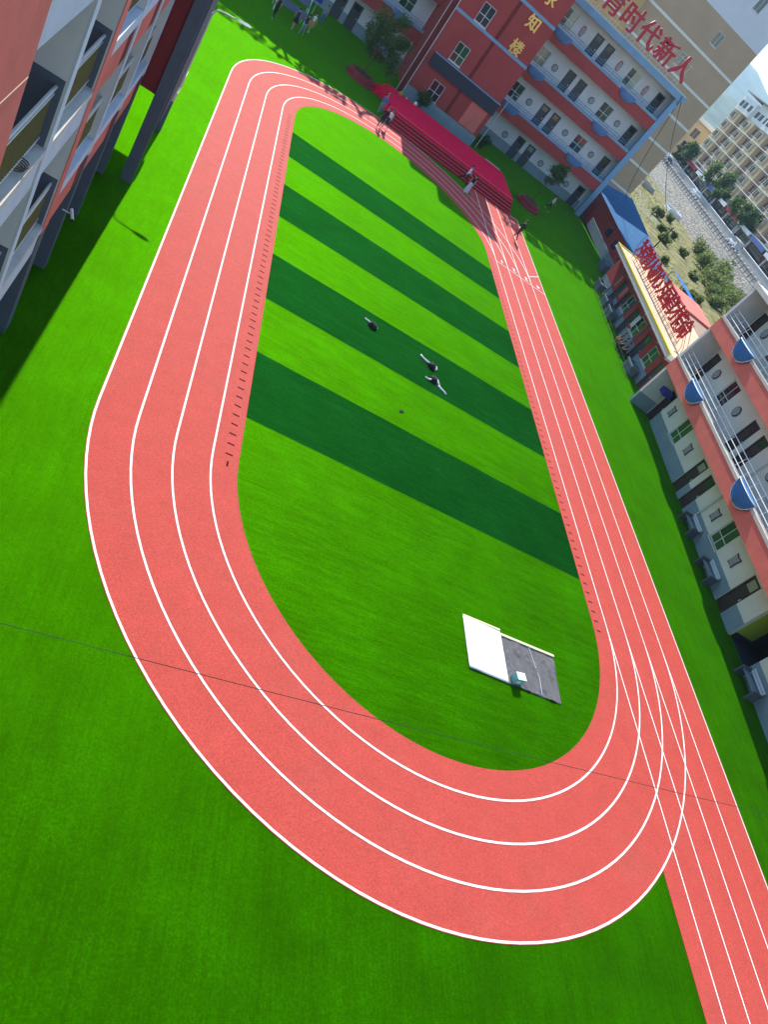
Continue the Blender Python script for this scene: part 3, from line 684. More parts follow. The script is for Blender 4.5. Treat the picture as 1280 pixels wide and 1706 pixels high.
# roof hut and blue sheet behind
hut = thing('roof_hut', 'small red rendered hut standing behind the flat cream roof', 'hut', M_L @ Vector((2.6, 9.4, 0)), RZ_L)
MB().box(-3.4, 2.0, -1.9, 1.8, -.4, 3.75).build('wall', 'red_wall_bright', hut)
MB().box(2.01, 7.6, -1.9, 1.8, -.4, 3.55).build('plain_wall', 'apt_brown', hut)
MB().box(-3.5, 2.1, -2.0, 1.9, 3.76, 3.86).build('roof', 'red_wall_bright', hut)
MB().box(2.11, 7.7, -2.0, 1.9, 3.56, 3.66).build('roof', 'apt_brown', hut)
tp = thing('blue_sheet_roof', 'bright blue corrugated sheet roof behind the red hut', 'roof', M_L @ Vector((-8.6, 13.5, 0)), RZ_L)
m = MB()
for k in range(40):
    xa = -3.4 + k * .2; dz = .03 if k % 2 else 0
    m.quad((xa, -1.5, 3.25 + dz), (xa + .2, -1.5, 3.25 + .03 - dz), (xa + .2, 1.1, 2.75 + .03 - dz), (xa, 1.1, 2.75 + dz))
m.build('sheet', 'tarp_blue', tp)
for sx in (-3.2, 4.4):
    for sy in (-1.3, .9): MB().tube([(sx, sy, -.5), (sx, sy, 3.0)], .05, 6).build('post', 'dark_metal', tp)

# long blue-roofed shed running on to the corner of the teaching block
sh = thing('shed', 'long shed with blue corrugated roof next to the corner of the white teaching block', 'shed', (41.6, 74, 0))
m = MB(); A = Vector((40.1, 63.8, 3.05)); B = Vector((42.9, 90, 3.05)); Cc = Vector((51.5, 94.5, 3.35)); D = Vector((44.9, 64.4, 3.35))
nr = 46
for k in range(nr):
    t0, t1, t2 = k / nr, (k + .5) / nr, (k + 1) / nr
    up = Vector((0, 0, .05))
    m.quad(A.lerp(D, t0), A.lerp(D, t1) + up, B.lerp(Cc, t1) + up, B.lerp(Cc, t0))
    m.quad(A.lerp(D, t1) + up, A.lerp(D, t2), B.lerp(Cc, t2), B.lerp(Cc, t1) + up)
m.build('roof', 'roof_blue', sh)
def vwall(mb, p, q, z0, z1, th=.2):
    p = Vector(p); q = Vector(q); d = (q - p).normalized(); n = Vector((-d.y, d.x)) * th / 2
    mb.prism([tuple(p + n), tuple(p - n), tuple(q - n), tuple(q + n)], z0, z1); return mb
vwall(vwall(MB(), (40.6, 65.5), (43.2, 89), 0, 3.0), (40.7, 65.4), (44.4, 65.0), 0, 3.0).build('wall', 'red_wall', sh)
vwall(MB(), (40.47, 65.6), (42.0, 81.0), 0, 1.05, .05).build('dado', 'dado_grey', sh)
vwall(MB(), (44.7, 66), (50.5, 93.5), -.5, 3.1).build('back_wall', 'concrete', sh)
for k, t in enumerate((.15, .38, .6)):
    p = Vector((40.46, 65.6)).lerp(Vector((42.0, 81.0)), t)
    MB().box(p.x - .06, p.x + .03, p.y - .45, p.y + .45, 1.5, 2.4).build('shutter', 'cloth_navy', sh)
world_parts(sh)
for (p, w) in (((40.0, 67.9, 0), 1.9), ((39.6, 64.9, 0), 1.0)):
    b = rbox(1.0, w, .85, .05); o = b.build('utility_box', 'trough_grey', None, False, p, radians(-6.7)); tag(o, 'low grey plastered box against the wall of the blue roofed shed' if w > 1.5 else 'short grey plastered box at the end of the red low house', 'box')
for i, x in enumerate((2.6, 6.0, 8.1, 17.2)):
    t = thing('wash_trough', ('grey tiled trough beside the pink poster at the shed end of the low red house', 'grey tiled trough between two dark columns of the low red house', 'grey tiled trough under the low red house window next to the second column', 'grey tiled trough under the low red house window next to the classroom block')[i], 'trough', M_L @ Vector((x, .55, 0)), RZ_L, 'troughs along the low red house')
    MB().box(-.7, .7, -.3, .35, 0, .55).build('base', 'trough_grey', t)
    MB().box(-.75, .75, -.36, -.27, .55, .72).box(-.75, .75, .30, .38, .55, .72).box(-.75, -.67, -.27, .30, .55, .72).box(.67, .75, -.27, .30, .55, .72).build('basin_rim', 'trough_grey', t)
for i, x in enumerate((4.7, 6.8, 10.2, 14.7)):
    t = thing('column', 'dark steel column with a drain pipe in front of the low red house', 'column', M_L @ Vector((x, .45, 0)), RZ_L, 'columns of the low red house')
    MB().tube([(0, 0, 0), (0, 0, 3.3)], .06, 8).build('shaft', 'slate_paint', t); MB().box(-.14, .14, -.14, .14, 0, .05).build('base_plate', 'dark_metal', t)
gf = thing('kerb_rail', 'thin dark green rail running along the turf edge before the low red house', 'rail', (35.2, 52, 0))
for z in (.12, .42): MB().tube([(.86, 8.4, z), (-.83, -7.2, z)], .02, 5).build('rail', 'leaf_dark', gf)
for k in range(12):
    t = k / 11; MB().tube([(.86 - 1.69 * t, 8.4 - 15.6 * t, 0), (.86 - 1.69 * t, 8.4 - 15.6 * t, .45)], .02, 5).build('post', 'leaf_dark', gf)

# ------------------------------------------------------------------ west block close on the left (open corridors, piers towards the yard)
wb = thing('corridor_block', 'red and pale blue corridor block on slate ground floor piers beside the shaded turf', 'building', (-3.5, 18, 0))
XF = -2.0
piers = [(10.9, 'red_wall_bright'), (14.55, 'pale_blue'), (18.15, 'red_wall_bright'), (21.95, 'pale_blue'), (25.9, 'pale_blue'), (29.75, 'pale_blue')]
FW = (0, 3.70, 7.40, 11.10, 14.8)
for i, (y, c) in enumerate(piers):
    if i == 0: continue
    zs = 3.45 if i < 3 else 4.15; wd = .62 if c != 'pale_blue' else .34
    MB().box(XF - .95, XF, y - .02, y + wd, 0, zs).build('pier', 'slate_paint', wb)
    MB().box(XF - .95, XF - .012, y - .012, y + wd - .01, zs + .001, 15.0).build('pier', 'grey_face', wb)
    MB().box(XF - .011, XF + .012, y - .02, y + wd, zs + .002, 15.0).build('pier_facing', c, wb)
    for F in (FW[1:4] if i < 3 else ()): MB().box(XF - .94, XF - .05, y - .022, y - .0125, F + .02, F + 1.35).build('pier_dado', 'slate_paint', wb)
# the nearest stretch is a closed red wall
MB().box(XF - .95, XF, -6, 11.12, 3.4, 15).build('red_gable', 'red_wall_bright', wb)
MB().box(XF - .95, XF - .06, -6, 11.0, 0, 3.39).build('ground_floor_wall', 'maroon_wall', wb)
MB().box(XF - .002, XF + .006, -6, 11.1, 9.93, 9.955).build('joint', 'roof_cream', wb)
bays = list(zip(piers, piers[1:]))
for i, ((ya, ca), (yb, cb)) in enumerate(bays):
    y0 = (ya + (.345 if ca == 'pale_blue' else .625)) if i else 11.13; y1 = yb - .023
    front = XF - .03
    for F in FW[1:4]:
        if i >= 2: F += .95
        MB().box(front - .35, front, y0, y1, F - (.85 if i < 2 else 1.3), F - (.16 if i < 2 else .36)).build('spandrel', 'pale_blue' if i < 2 else 'red_wall_bright', wb)
        MB().box(front - .36, front + .03, y0 - .0, y1, F - .159 - (.2 if i >= 2 else 0), F + .0).build('sill', 'concrete_light' if i < 2 else 'pale_blue', wb)
        if i >= 2: MB().box(front - .3, front + .004, y1 - .75, y1 - .004, F - 1.29, F - .37).build('spandrel_panel', 'maroon_wall', wb)
        MB().box(-7, front - .37, y0, y1, F - .30, F - .02).build('corridor_floor', 'concrete', wb)
        rl = MB()
        for zz, r in ((1.18, .035), (1.04, .022), (.16, .02)): rl.tube([(front - .14, y0, F + zz), (front - .14, y1, F + zz)], r, 6)
        rl.build('handrail', 'steel', wb)
        bl = MB(); n = int((y1 - y0) / .115)
        for k in range(1, n):
            yy = y0 + (y1 - y0) * k / n; bl.box(front - .15, front - .13, yy - .011, yy + .011, F + .16, F + 1.04)
        bl.build('baluster_screen', 'olive_metal', wb)
    MB().box(-7, front - .4, y0, y1, 3.3, 3.38).build('soffit', 'grey_face', wb)
MB().box(-7.3, -6.9, -6, 30, 0, 15).build('back_wall', 'grey_face', wb)
MB().box(-8, XF + .005, -6, 30.1, 15.0, 15.3).build('roof', 'concrete', wb)
MB().box(-7, -6.95 + 4.0, 29.99, 30.04, 3.4, 15).build('end_screen', 'grey_face', wb)
world_parts(wb)
cc = thing('security_camera', 'white bullet camera on a bracket at the corner of the red parapet', 'camera', (XF + .02, 20.6, 3.0))
MB().tube([(0, 0, .0), (.26, .0, .0)], .018, 6).build('bracket', 'frame_white', cc); MB().tube([(.2, .14, .06), (.34, -.22, -.03)], .05, 8).build('housing', 'frame_white', cc); MB().tube([(.335, -.21, -.027), (.35, -.245, -.037)], .045, 8).build('lens', 'black_rubber', cc)
hc = thing('hose_coil', 'coiled dark brown hose left on the corridor sill of the left block', 'hose', (XF - .16, 13.35, 7.40))
m = MB()
m.tube([(.10 * (1 + .02 * k % 3) * cos(k * .55), .16 * sin(k * .55), .02 + .004 * k) for k in range(40)], .014, 5); m.build('coil', 'bark', hc)

# portal at the far end of the west block: slate pilaster, maroon wall above an open passage
pt = thing('portal', 'maroon wall on a tall slate pilaster over an open passage, end of the left block', 'portal', (-1.6, 31, 0))
MB().box(-1.44, -1.0, 30.25, 30.75, 0, 15.2).build('pilaster', 'slate_paint', pt)
MB().box(-2.9, -1.441, 30.35, 30.65, 3.6, 15.2).build('wall', 'maroon_wall', pt)
MB().box(-1.25, -.93, 30.76, 37.0, 2.6, 15.2).build('side_fascia', 'slate_paint', pt)
MB().box(-2.9, -2.5, 36.5, 37.0, 0, 15.2).build('rear_pier', 'slate_paint', pt)
MB().box(-1.3, -.93, 36.5, 37.0, 0, 2.59).build('rear_pier', 'slate_paint', pt)
MB().box(-6.5, -1.26, 30.66, 37.0, 3.61, 4.0).build('floor_slab', 'concrete', pt)
MB().box(-7.0, -.99, 30.2, 37.1, 15.21, 15.5).build('roof', 'concrete', pt)
world_parts(pt)
def street_lamp(loc, ax, label, h0, h1, arm=1.5, group='yard lamps'):
    t = thing('yard_lamp', label, 'lamp', loc, ax, group)
    MB().tube([(0, 0, h0), (0, 0, h1)], [.055, .045], 8).build('pole', 'concrete_light', t)
    MB().tube([(0, 0, h1 - .1), (.12, 0, h1 + .18), (.4, 0, h1 + .26), (arm * .6, 0, h1 + .33)], .032, 7).build('arm', 'frame_white', t)
    hd = MB()
    prof = [(arm * .55, .04, .04), (arm * .66, .12, .07), (arm * .85, .15, .08), (arm * .98, .09, .05), (arm * 1.03, .015, .015)]
    for (a, b) in zip(prof, prof[1:]):
        za = h1 + .33 + .10 * (a[0] - arm * .55); zb = h1 + .33 + .10 * (b[0] - arm * .55)
        hd.quad((a[0], -a[1], za), (b[0], -b[1], zb), (b[0], 0, zb + b[2]), (a[0], 0, za + a[2])).quad((a[0], 0, za + a[2]), (b[0], 0, zb + b[2]), (b[0], b[1], zb), (a[0], a[1], za))
    hd.build('head', 'frame_white', t)
    ln = MB()
    for (a, b) in zip(prof, prof[1:]):
        za = h1 + .325 + .10 * (a[0] - arm * .55); zb = h1 + .325 + .10 * (b[0] - arm * .55)
        ln.quad((a[0], a[1] * .97, za), (b[0], b[1] * .97, zb), (b[0], -b[1] * .97, zb), (a[0], -a[1] * .97, za))
    ln.build('lens', 'lamp_lens', t)
    return t
lampL = street_lamp((-.90, 35.1, 0), 0, 'slim pale lamp pole with curved arm fixed to the slate portal', 2.35, 5.98)
MB().box(-.06, .06, -.9, -.1, 2.35, 2.75).box(-.06, .06, .1, .9, 2.45, 3.2).build('bracket_plate', 'cream_edge', lampL)
street_lamp((24.5, 76.6, 0), -pi / 2, 'lamp pole with curved arm at the corner of the red stair tower', 0, 5.6)

# ------------------------------------------------------------------ stage
st = thing('stage', 'red carpeted stage with five steps along its front beside the bend', 'stage', (19.6, 66, 0))
X0, X1, HS = 12.95, 26.35, .88
MB().box(X0, X1, 64.55, 70.9, 0, HS).build('platform', 'carpet_red', st)
for k in range(4):
    ya = 62.95 + .40 * k; z = HS * (k + 1) / 5
    MB().box(X0 + .002, X1 - .002, ya, ya + .40 if k < 3 else 64.549, 0, z).build('step', 'carpet_dark', st)
    MB().box(X0 + .01, X1 - .01, ya - .012, ya + .045, z, z + .012).build('step_nosing', 'nosing', st)
MB().box(X0 + .01, X1 - .01, 64.537, 64.60, HS, HS + .012).build('step_nosing', 'nosing', st)
for k in range(4):
    MB().box(X0 - .30 * (k + 1), X0 - .30 * k - .002, 69.0, 70.85, 0, HS * (4 - k) / 5).build('side_step', 'carpet_red', st)
MB().box(24.2, 26.0, 70.95, 71.05, .02, HS + .05).build('back_rail', 'concrete_light', st)
world_parts(st)
o = rbox(.34, .22, .42, .06).build('backpack', 'cloth_tan', None, True, (14.1, 69.6, HS), .4); tag(o, 'small tan backpack standing on the red stage', 'bag')
o = rbox(.3, .22, .3, .07).build('white_bag', 'cloth_white', None, True, (15.85, 70.6, HS), .2); tag(o, 'white plastic bag at the rear edge of the red stage', 'bag')
o = MB().lathe([(.03, 0), (.034, .02), (.034, .15), (.014, .19), (.014, .22)], (0, 0), 10).build('water_bottle', 'cloth_white', None, True, (14.9, 70.4, HS)); tag(o, 'clear water bottle on the red stage near the drain pipe', 'bottle')

# ------------------------------------------------------------------ planters, trees, shrubs
def leaf_mesh(name, blobs, n, size, mats, rnd, flat=0.0):
    """n leaf quads spread through clumps; each clump (centre, radius) is uneven and has gaps"""
    m = MB(); tot = sum(r ** 2 for c, r in blobs)
    for c, r in blobs:
        k = int(n * r * r / tot); c = Vector(c)
        subs = [c + Vector((rnd.gauss(0, 1), rnd.gauss(0, 1), rnd.gauss(0, .8))).normalized() * r * rnd.uniform(.25, .95) for _ in range(max(5, int(6 * r / max(.3, size * 3))))]
        for _ in range(k):
            s = rnd.choice(subs); p = s + Vector((rnd.gauss(0, 1), rnd.gauss(0, 1), rnd.gauss(0, .7))) * r * .24
            nrm = (Vector((rnd.gauss(0, 1), rnd.gauss(0, 1), rnd.gauss(.6, 1)))).normalized()
            a = nrm.cross(Vector((rnd.gauss(0, 1), rnd.gauss(0, 1), rnd.gauss(0, 1)))).normalized(); b = nrm.cross(a)
            L = size * rnd.uniform(.7, 1.5); W = L * .42
            m.face([p - a * L, p + b * W, p + a * L, p - b * W], rnd.choices(range(len(mats)), [5, 4, 2, 1][:len(mats)])[0])
    return m.mesh(name, mats)
def limbs(h, blobs, r0, rnd):
    m = MB(); fork = Vector((rnd.uniform(-.1, .1), rnd.uniform(-.1, .1), h * .42))
    m.tube([(0, 0, -.05), fork * .5 + Vector((.03, 0, 0)), fork], [r0, r0 * .8, r0 * .66], 8)
    for c, r in blobs:
        c = Vector(c); mid = fork.lerp(c, .5) + Vector((0, 0, -.1 * h * .2))
        m.tube([fork, mid, c, c + Vector((rnd.uniform(-1, 1), rnd.uniform(-1, 1), .8)) * r * .5], [r0 * .5, r0 * .32, r0 * .16, r0 * .05], 6)
    return m
def tree(name, label, cat, loc, h, blobs, n, size, mats, seed, r0=.1, group=None):
    rnd = random.Random(seed); t = thing(name, label, cat, loc, 0, group)
    limbs(h, blobs, r0, rnd).build('trunk', 'bark', t, True)
    link('crown', leaf_mesh('crown', blobs, n, size, mats, rnd), t)
    return t
def planter(loc, label, rz):
    t = thing('planter', label, 'planter', loc, rz, 'tiered red planters beside the stage')
    oct8 = lambda r, q=1.0: [(r * cos(pi / 8 + pi * k / 4), r * q * sin(pi / 8 + pi * k / 4)) for k in range(8)]
    MB().prism(oct8(1.45), 0, .22).build('lower_tier', 'planter_red', t)
    MB().prism(oct8(1.12), .222, .48).build('upper_tier', 'planter_red', t)
    rim = MB(); a = oct8(1.14); b = oct8(.92)
    for i in range(8):
        j = (i + 1) % 8; rim.prism([a[i], a[j], b[j], b[i]], .482, .58)
    rim.build('rim', 'planter_red', t); MB().prism(oct8(.915), .482, .53).build('soil', 'soil', t)
planter((10.55, 69.6, 0), 'tiered red planter left of the stage under the big leafy tree', .1)
planter((30.15, 70.2, 0), 'tiered red planter right of the stage under the thin tree', .3)
tree('leafy_tree', 'leafy green tree rising from the red planter left of the stage', 'tree', (10.6, 69.9, .52), 4.6,
     [((.2, .5, 3.3), 1.1), ((1.3, .8, 2.9), 1.0), ((-.5, .3, 4.0), 1.0), ((.5, .7, 4.7), .9), ((1.7, .4, 2.1), .8), ((-.9, .2, 2.9), .9), ((1.9, .9, 3.6), .8), ((.4, .9, 1.7), .8), ((2.0, .6, 1.4), .6), ((-.6, .8, 1.9), .6)], 9500, .085, ['leaf_light', 'leaf_mid', 'leaf_olive', 'leaf_dark'], 3, .08)
tree('slim_tree', 'thin young tree leaning from the red planter right of the stage', 'tree', (30.4, 70.6, .52), 4.4,
     [((.9, 1.6, 2.9), .75), ((1.3, 2.0, 3.5), .7), ((.6, 1.3, 2.2), .5), ((1.7, 2.1, 2.7), .55), ((.2, 1.2, 3.2), .45)], 4200, .075, ['leaf_mid', 'leaf_light', 'leaf_dark', 'leaf_olive'], 5, .05)
def shrub(loc, label, r, h, seed, mats=('leaf_mid', 'leaf_dark', 'leaf_light'), n=1600, size=.08, group=None, name='shrub'):
    rnd = random.Random(seed); t = thing(name, label, 'shrub', loc, 0, group)
    bl = [((rnd.uniform(-.45, .45) * r, rnd.uniform(-.45, .45) * r, h * rnd.uniform(.35, .75)), r * rnd.uniform(.45, .65)) for _ in range(6)]
    m = MB()
    for c, q in bl: m.tube([(0, 0, -.05), (c[0] * .4, c[1] * .4, c[2] * .5), c], [.03 * r, .02 * r, .008 * r], 5)
    m.build('stems', 'bark', t); link('foliage', leaf_mesh('foliage', bl, n, size, list(mats), rnd), t); return t
shrub((17.1, 74.2, 0), 'rounded green shrub against the foot of the red stair tower', 1.0, 1.9, 11)
shrub((25.2, 77.2, 0), 'dense round shrub by the corner lamp of the red stair tower', .95, 1.7, 12)

# ------------------------------------------------------------------ people
def person(label, loc, rz, h=1.68, top='cloth_white', legs='cloth_black', shoes='shoe_white', arms='skin', swing=0.0, armswing=None, sit=False, lean=0.0, skirt=None, longhair=False, sleeve=False, group='people in the yard', bend=0.0, reach=0.0):
    """one continuous skinned body; faces +Y before rotation"""
    t = thing('person', label, 'person', loc, rz, group)
    k = h / 1.70; V = []; E = []; Rr = []; seg = []
    def add(p, r, parent=None, mi=0):
        V.append(Vector(p) * k); Rr.append(r * k)
        if parent is not None: E.append((parent, len(V) - 1)); seg.append((parent, len(V) - 1, mi))
        return len(V) - 1
    SK, TP, LG, SH, AR = 0, 1, 2, 3, 4
    armswing = swing if armswing is None else armswing
    hipz = .46 if sit else .90
    up = Vector((0, sin(lean), cos(lean)))
    pel = add((0, 0, hipz), .125)
    B = Vector((0, 0, hipz))
    wai = add(B + up * .16, .118, pel, TP); che = add(B + up * .36, .14, wai, TP); nk0 = add(B + up * .49, .095, che, TP)
    nk = add(B + up * .56 + Vector((0, .01, 0)), .052, nk0, SK); hd = add(B + up * .64 + Vector((0, .02, 0)), .082, nk, SK); hd2 = add(B + up * .73 + Vector((0, .015, 0)), .088, hd, SK); add(B + up * .785 + Vector((0, .01, 0)), .055, hd2, SK)
    hands = []
    for s in (-1, 1):
        hip = add((s * .09, 0, hipz - .05), .098, pel, LG)
        if sit:
            kn = add((s * .13, .42, .47), .062, hip, LG); an = add((s * .12, .40, .08), .042, kn, LG); add((s * .13, .52, .045), .036, an, SH)
        else:
            a = swing * s; kx = Vector((s * .095, .44 * sin(a), hipz - .05 - .41 * cos(a)))
            b = a - abs(swing) * (.9 if s * swing < 0 else .15) - bend
            ax = kx + Vector((0, .40 * sin(b), -.40 * cos(b)))
            kn = add(kx, .060, hip, LG); an = add(ax, .040, kn, LG); add(ax + Vector((s * .02, .13 * cos(b), .13 * sin(b) - .035)), .034, an, SH)
        sh_ = add(B + up * .455 + Vector((s * .165, 0, 0)), .058, che, TP)
        if sit: el = B + up * .22 + Vector((s * .23, .10, 0)); wr = B + Vector((s * .14, .32, .10))
        else:
            aa = -armswing * s * .9 + reach; el = B + up * .455 + Vector((s * .225, .27 * sin(aa), -.27 * cos(aa))); wr = el + Vector((-s * .01, .24 * sin(aa + .45 + reach), -.24 * cos(aa + .45 + reach)))
        e = add(el, .043, sh_, TP if sleeve else AR); w = add(wr, .028, e, TP if sleeve else AR)
        d = (wr - el).normalized(); pm = add(wr + d * .07, .030, w, SK); hands.append((wr + d * .07, d, s))
    me = bpy.data.meshes.new('body'); me.from_pydata([tuple(v) for v in V], E, [])
    o = bpy.data.objects.new('body', me); COL.objects.link(o)
    sk = o.modifiers.new('skin', 'SKIN'); sk.use_smooth_shade = True
    lay = me.skin_vertices[0].data
    for i, r in enumerate(Rr): lay[i].radius = (r, r * (.78 if i in (pel, wai, che, nk0) else 1.0))
    lay[pel].use_root = True
    ss = o.modifiers.new('sub', 'SUBSURF'); ss.levels = 1; ss.render_levels = 1
    bpy.context.view_layer.update()
    bm2 = bpy.data.meshes.new_from_object(o.evaluated_get(bpy.context.evaluated_depsgraph_get()))
    bpy.data.objects.remove(o); bpy.data.meshes.remove(me)
    vv = [tuple(v.co) for v in bm2.vertices]; ff = [tuple(p.vertices) for p in bm2.polygons]; mm = []
    for p in bm2.polygons:
        c = p.center; best = 9; bi = 0
        for (a, b, mi) in seg:
            A, Bv = V[a], V[b]; ab = Bv - A; tt = max(0, min(1, (c - A).dot(ab) / ab.length_squared)); d = (A + ab * tt - c).length - .5 * (Rr[a] * (1 - tt) + Rr[b] * tt)
            if d < best: best = d; bi = mi
        mm.append(bi)
    bpy.data.meshes.remove(bm2)
    x = MB(); x.v = vv; x.f = ff; x.m = mm
    for (p, d, s) in hands:       # five fingers of unequal length, slightly curled
        side = Vector((0, 1, 0)) if abs(d.y) < .7 else Vector((0, 0, 1)); side = (side - d * side.dot(d)).normalized(); inn = Vector((-s, 0, 0))
        for q, (off, L) in enumerate(((-.026, .055), (-.009, .07), (.009, .075), (.026, .065))):
            b0 = p + d * .012 + side * off; x.tube([b0 * k, (b0 + d * L * .55) * k, (b0 + d * L + inn * .018) * k], [.009 * k, .008 * k, .006 * k], 5, SK)
        b0 = p - d * .03 + side * .026; x.tube([b0 * k, (b0 + side * .03 + d * .02) * k, (b0 + side * .038 + d * .055 + inn * .01) * k], [.010 * k, .009 * k, .007 * k], 5, SK)
    face = B + up * .70 + Vector((0, .02, 0))
    x.tube([(face + Vector((0, .085, .01))) * k, (face + Vector((0, .118, -.025))) * k], [.010 * k, .016 * k], 5, SK)
    for s in (-1, 1):
        x.tube([(face + Vector((s * .03, .088, .022))) * k, (face + Vector((s * .03, .096, .022))) * k], .010 * k, 6, 5)
        x.tube([(face + Vector((s * .084, -.005, .02))) * k, (face + Vector((s * .092, -.005, -.03))) * k], .013 * k, 5, SK)
    x.tube([(face + Vector((-.022, .086, -.048))) * k, (face + Vector((.022, .086, -.048))) * k], .006 * k, 5, 6)
    x.build('body', ['skin', top, legs, shoes, arms, 'hair_black', 'cloth_maroon'], t, True)
    hm = MB(); hc = (B + up * .745 + Vector((0, -.004, 0))) * k; n = 12
    for j in range(6):
        th = (j / 5) * pi * .60
        for i in range(n):
            a = 2 * pi * i / n; fr = 1.0 if sin(a) < .25 else (.72 if j > 3 else 1.0)
            hm.v.append(tuple(hc + Vector((.100 * sin(th) * cos(a), .108 * sin(th) * sin(a) * fr, .105 * cos(th))) * k))
    for j in range(5):
        for i in range(n):
            q = (i + 1) % n; hm.f.append((j * n + i, (j + 1) * n + i, (j + 1) * n + q, j * n + q)); hm.m.append(0)
    if longhair: hm.tube([hc + Vector((0, -.075, .02)) * k, hc + Vector((0, -.115, -.14)) * k, hc + Vector((0, -.11, -.36)) * k], [.08 * k, .085 * k, .04 * k], 9)
    hm.build('hair', 'hair_black', t, True)
    if skirt:
        zl = skirt[1]; sm = MB(); n = 18
        for j, (z, r) in enumerate(((hipz + .12, .125), (hipz - .02, .165), ((hipz + zl) / 2, .20), (zl, .24))):
            for i in range(n):
                a = 2 * pi * i / n; rr = r * (1 + (.06 * sin(a * 6) if j > 1 else 0)); sm.v.append((rr * cos(a) * k, rr * .9 * sin(a) * k, z * k))
        for j in range(3):
            for i in range(n):
                q = (i + 1) % n; sm.f.append((j * n + i, j * n + q, (j + 1) * n + q, (j + 1) * n + i)); sm.m.append(0)
        sm.build('skirt', skirt[0], t, True)
    return t
person('person in black top and dark trousers striding across the red lanes', (25.75, 57.75, .02), radians(20), 1.72, 'cloth_black', 'cloth_maroon', 'cloth_black', 'cloth_black', swing=.42, sleeve=True, lean=.12)
person('person in white shirt with folded sleeves walking past the stage steps', (20.75, 62.1, 0), radians(-95), 1.70, 'cloth_white', 'cloth_black', 'cloth_black', 'cloth_white', swing=.50, lean=.05)
person('person with long dark hair, black top and long pale skirt on the bend', (20.85, 60.2, .02), radians(160), 1.64, 'cloth_black', 'cloth_lilac', 'shoe_white', 'skin', swing=.22, skirt=('cloth_lilac', .14), longhair=True)
person('person in white shirt and dark skirt walking on the bend beside the stage', (12.65, 60.9, .02), radians(150), 1.66, 'cloth_white', 'skin', 'shoe_white', 'skin', swing=.38, skirt=('cloth_navy', .52), longhair=True, lean=.05)
person('person in dark leggings and black jacket beside the white shirted walker', (12.15, 60.45, .02), radians(170), 1.68, 'cloth_black', 'cloth_black', 'cloth_black', 'cloth_black', swing=.45, sleeve=True)
person('person in blue top and grey trousers standing at the left end of the stage', (12.25, 64.0, 0), radians(180), 1.70, 'cloth_blue', 'cloth_grey', 'cloth_navy', 'cloth_blue', swing=.12, sleeve=True, longhair=True)
person('person in white shirt and dark trousers walking near the thin tree', (33.75, 74.0, 0), radians(-140), 1.70, 'cloth_white', 'cloth_navy', 'shoe_white', 'skin', swing=.40)
G1 = 'people around the display rack'
person('person in dark clothes and white shoes at the left post of the display rack', (2.25, 68.1, 0), radians(30), 1.72, 'cloth_black', 'cloth_black', 'shoe_white', 'skin', swing=.2, group=G1)
person('person in black top and bare legs stooping over the display rack', (3.95, 69.2, 0), radians(10), 1.64, 'cloth_navy', 'skin', 'shoe_white', 'skin', swing=.25, lean=.30, skirt=('cloth_black', .60), group=G1)
person('person in grey trousers beside the display rack', (4.75, 69.6, 0), radians(-20), 1.66, 'cloth_navy', 'cloth_grey', 'shoe_white', 'skin', swing=.2, group=G1)
person('person with white top and tan bag skirt right of the display rack', (5.35, 71.9, 0), radians(200), 1.64, 'cloth_white', 'skin', 'shoe_white', 'skin', swing=.18, skirt=('cloth_tan', .55), longhair=True, group=G1)
person('person in grey and blue standing behind the display rack by the wall', (6.3, 77.6, 0), radians(170), 1.66, 'cloth_grey', 'cloth_blue', 'cloth_navy', 'skin', swing=.1, group=G1)
G2 = 'people sitting on the step of the low red house'
for i, (x, yy, tp, lg, sh2, sw) in enumerate(((13.35, .35, 'cloth_black', 'cloth_tan', 'shoe_white', 0), (14.15, .42, 'cloth_black', 'cloth_maroon', 'shoe_white', 0), (14.95, .50, 'cloth_navy', 'cloth_black', 'cloth_black', 0))):
    q = M_L @ Vector((x, yy, 0))
    person(('person in black top and tan shorts sitting on the step of the low red house', 'person in black top and maroon trousers sitting on the step of the low red house', 'person all in dark blue sitting on the step of the low red house')[i], q, radians(83), 1.66, tp, lg, sh2, 'skin', sit=True, lean=.2, group=G2)
for i, x in enumerate((13.35, 14.15, 14.95)):
    t = thing('stool', 'low dark stool under the sitting person in ' + ('tan shorts', 'maroon trousers', 'dark blue')[i], 'stool', M_L @ Vector((x, .42 + .07 * i, 0)), RZ_L, 'stools before the low red house')
    MB().box(-.2, .2, -.12, .2, .33, .37).build('seat', 'door_brown', t)
    for a in (-.16, .16):
        for b in (-.08, .16): MB().tube([(a, b, 0), (a, b, .33)], .018, 5).build('leg', 'dark_metal', t)

# display rack near the far left
dr = thing('display_rack', 'steel rack with two slanted dark blue boards at the far left of the yard', 'rack', (3.35, 71.4, 0), radians(8))
for k, (y, z) in enumerate(((-.2, .95), (.6, 1.75))):
    m = MB(); m.v = [(-1.3, y - .28, z - .22), (1.3, y - .28, z - .22), (1.3, y + .28, z + .22), (-1.3, y + .28, z + .22), (-1.3, y - .26, z - .26), (1.3, y - .26, z - .26), (1.3, y + .30, z + .18), (-1.3, y + .30, z + .18)]
    m.f = [(0, 1, 2, 3), (7, 6, 5, 4), (0, 4, 5, 1), (1, 5, 6, 2), (2, 6, 7, 3), (3, 7, 4, 0)]; m.m = [0] * 6; m.build('board', 'slate_paint', dr)
for sx in (-1.32, 1.32):
    MB().tube([(sx, -.6, 0), (sx, .1, 1.0), (sx, 1.0, 2.3)], .03, 6).build('leg', 'steel', dr); MB().tube([(sx, 1.1, 0), (sx, 1.0, 2.3)], .03, 6).build('leg', 'steel', dr)
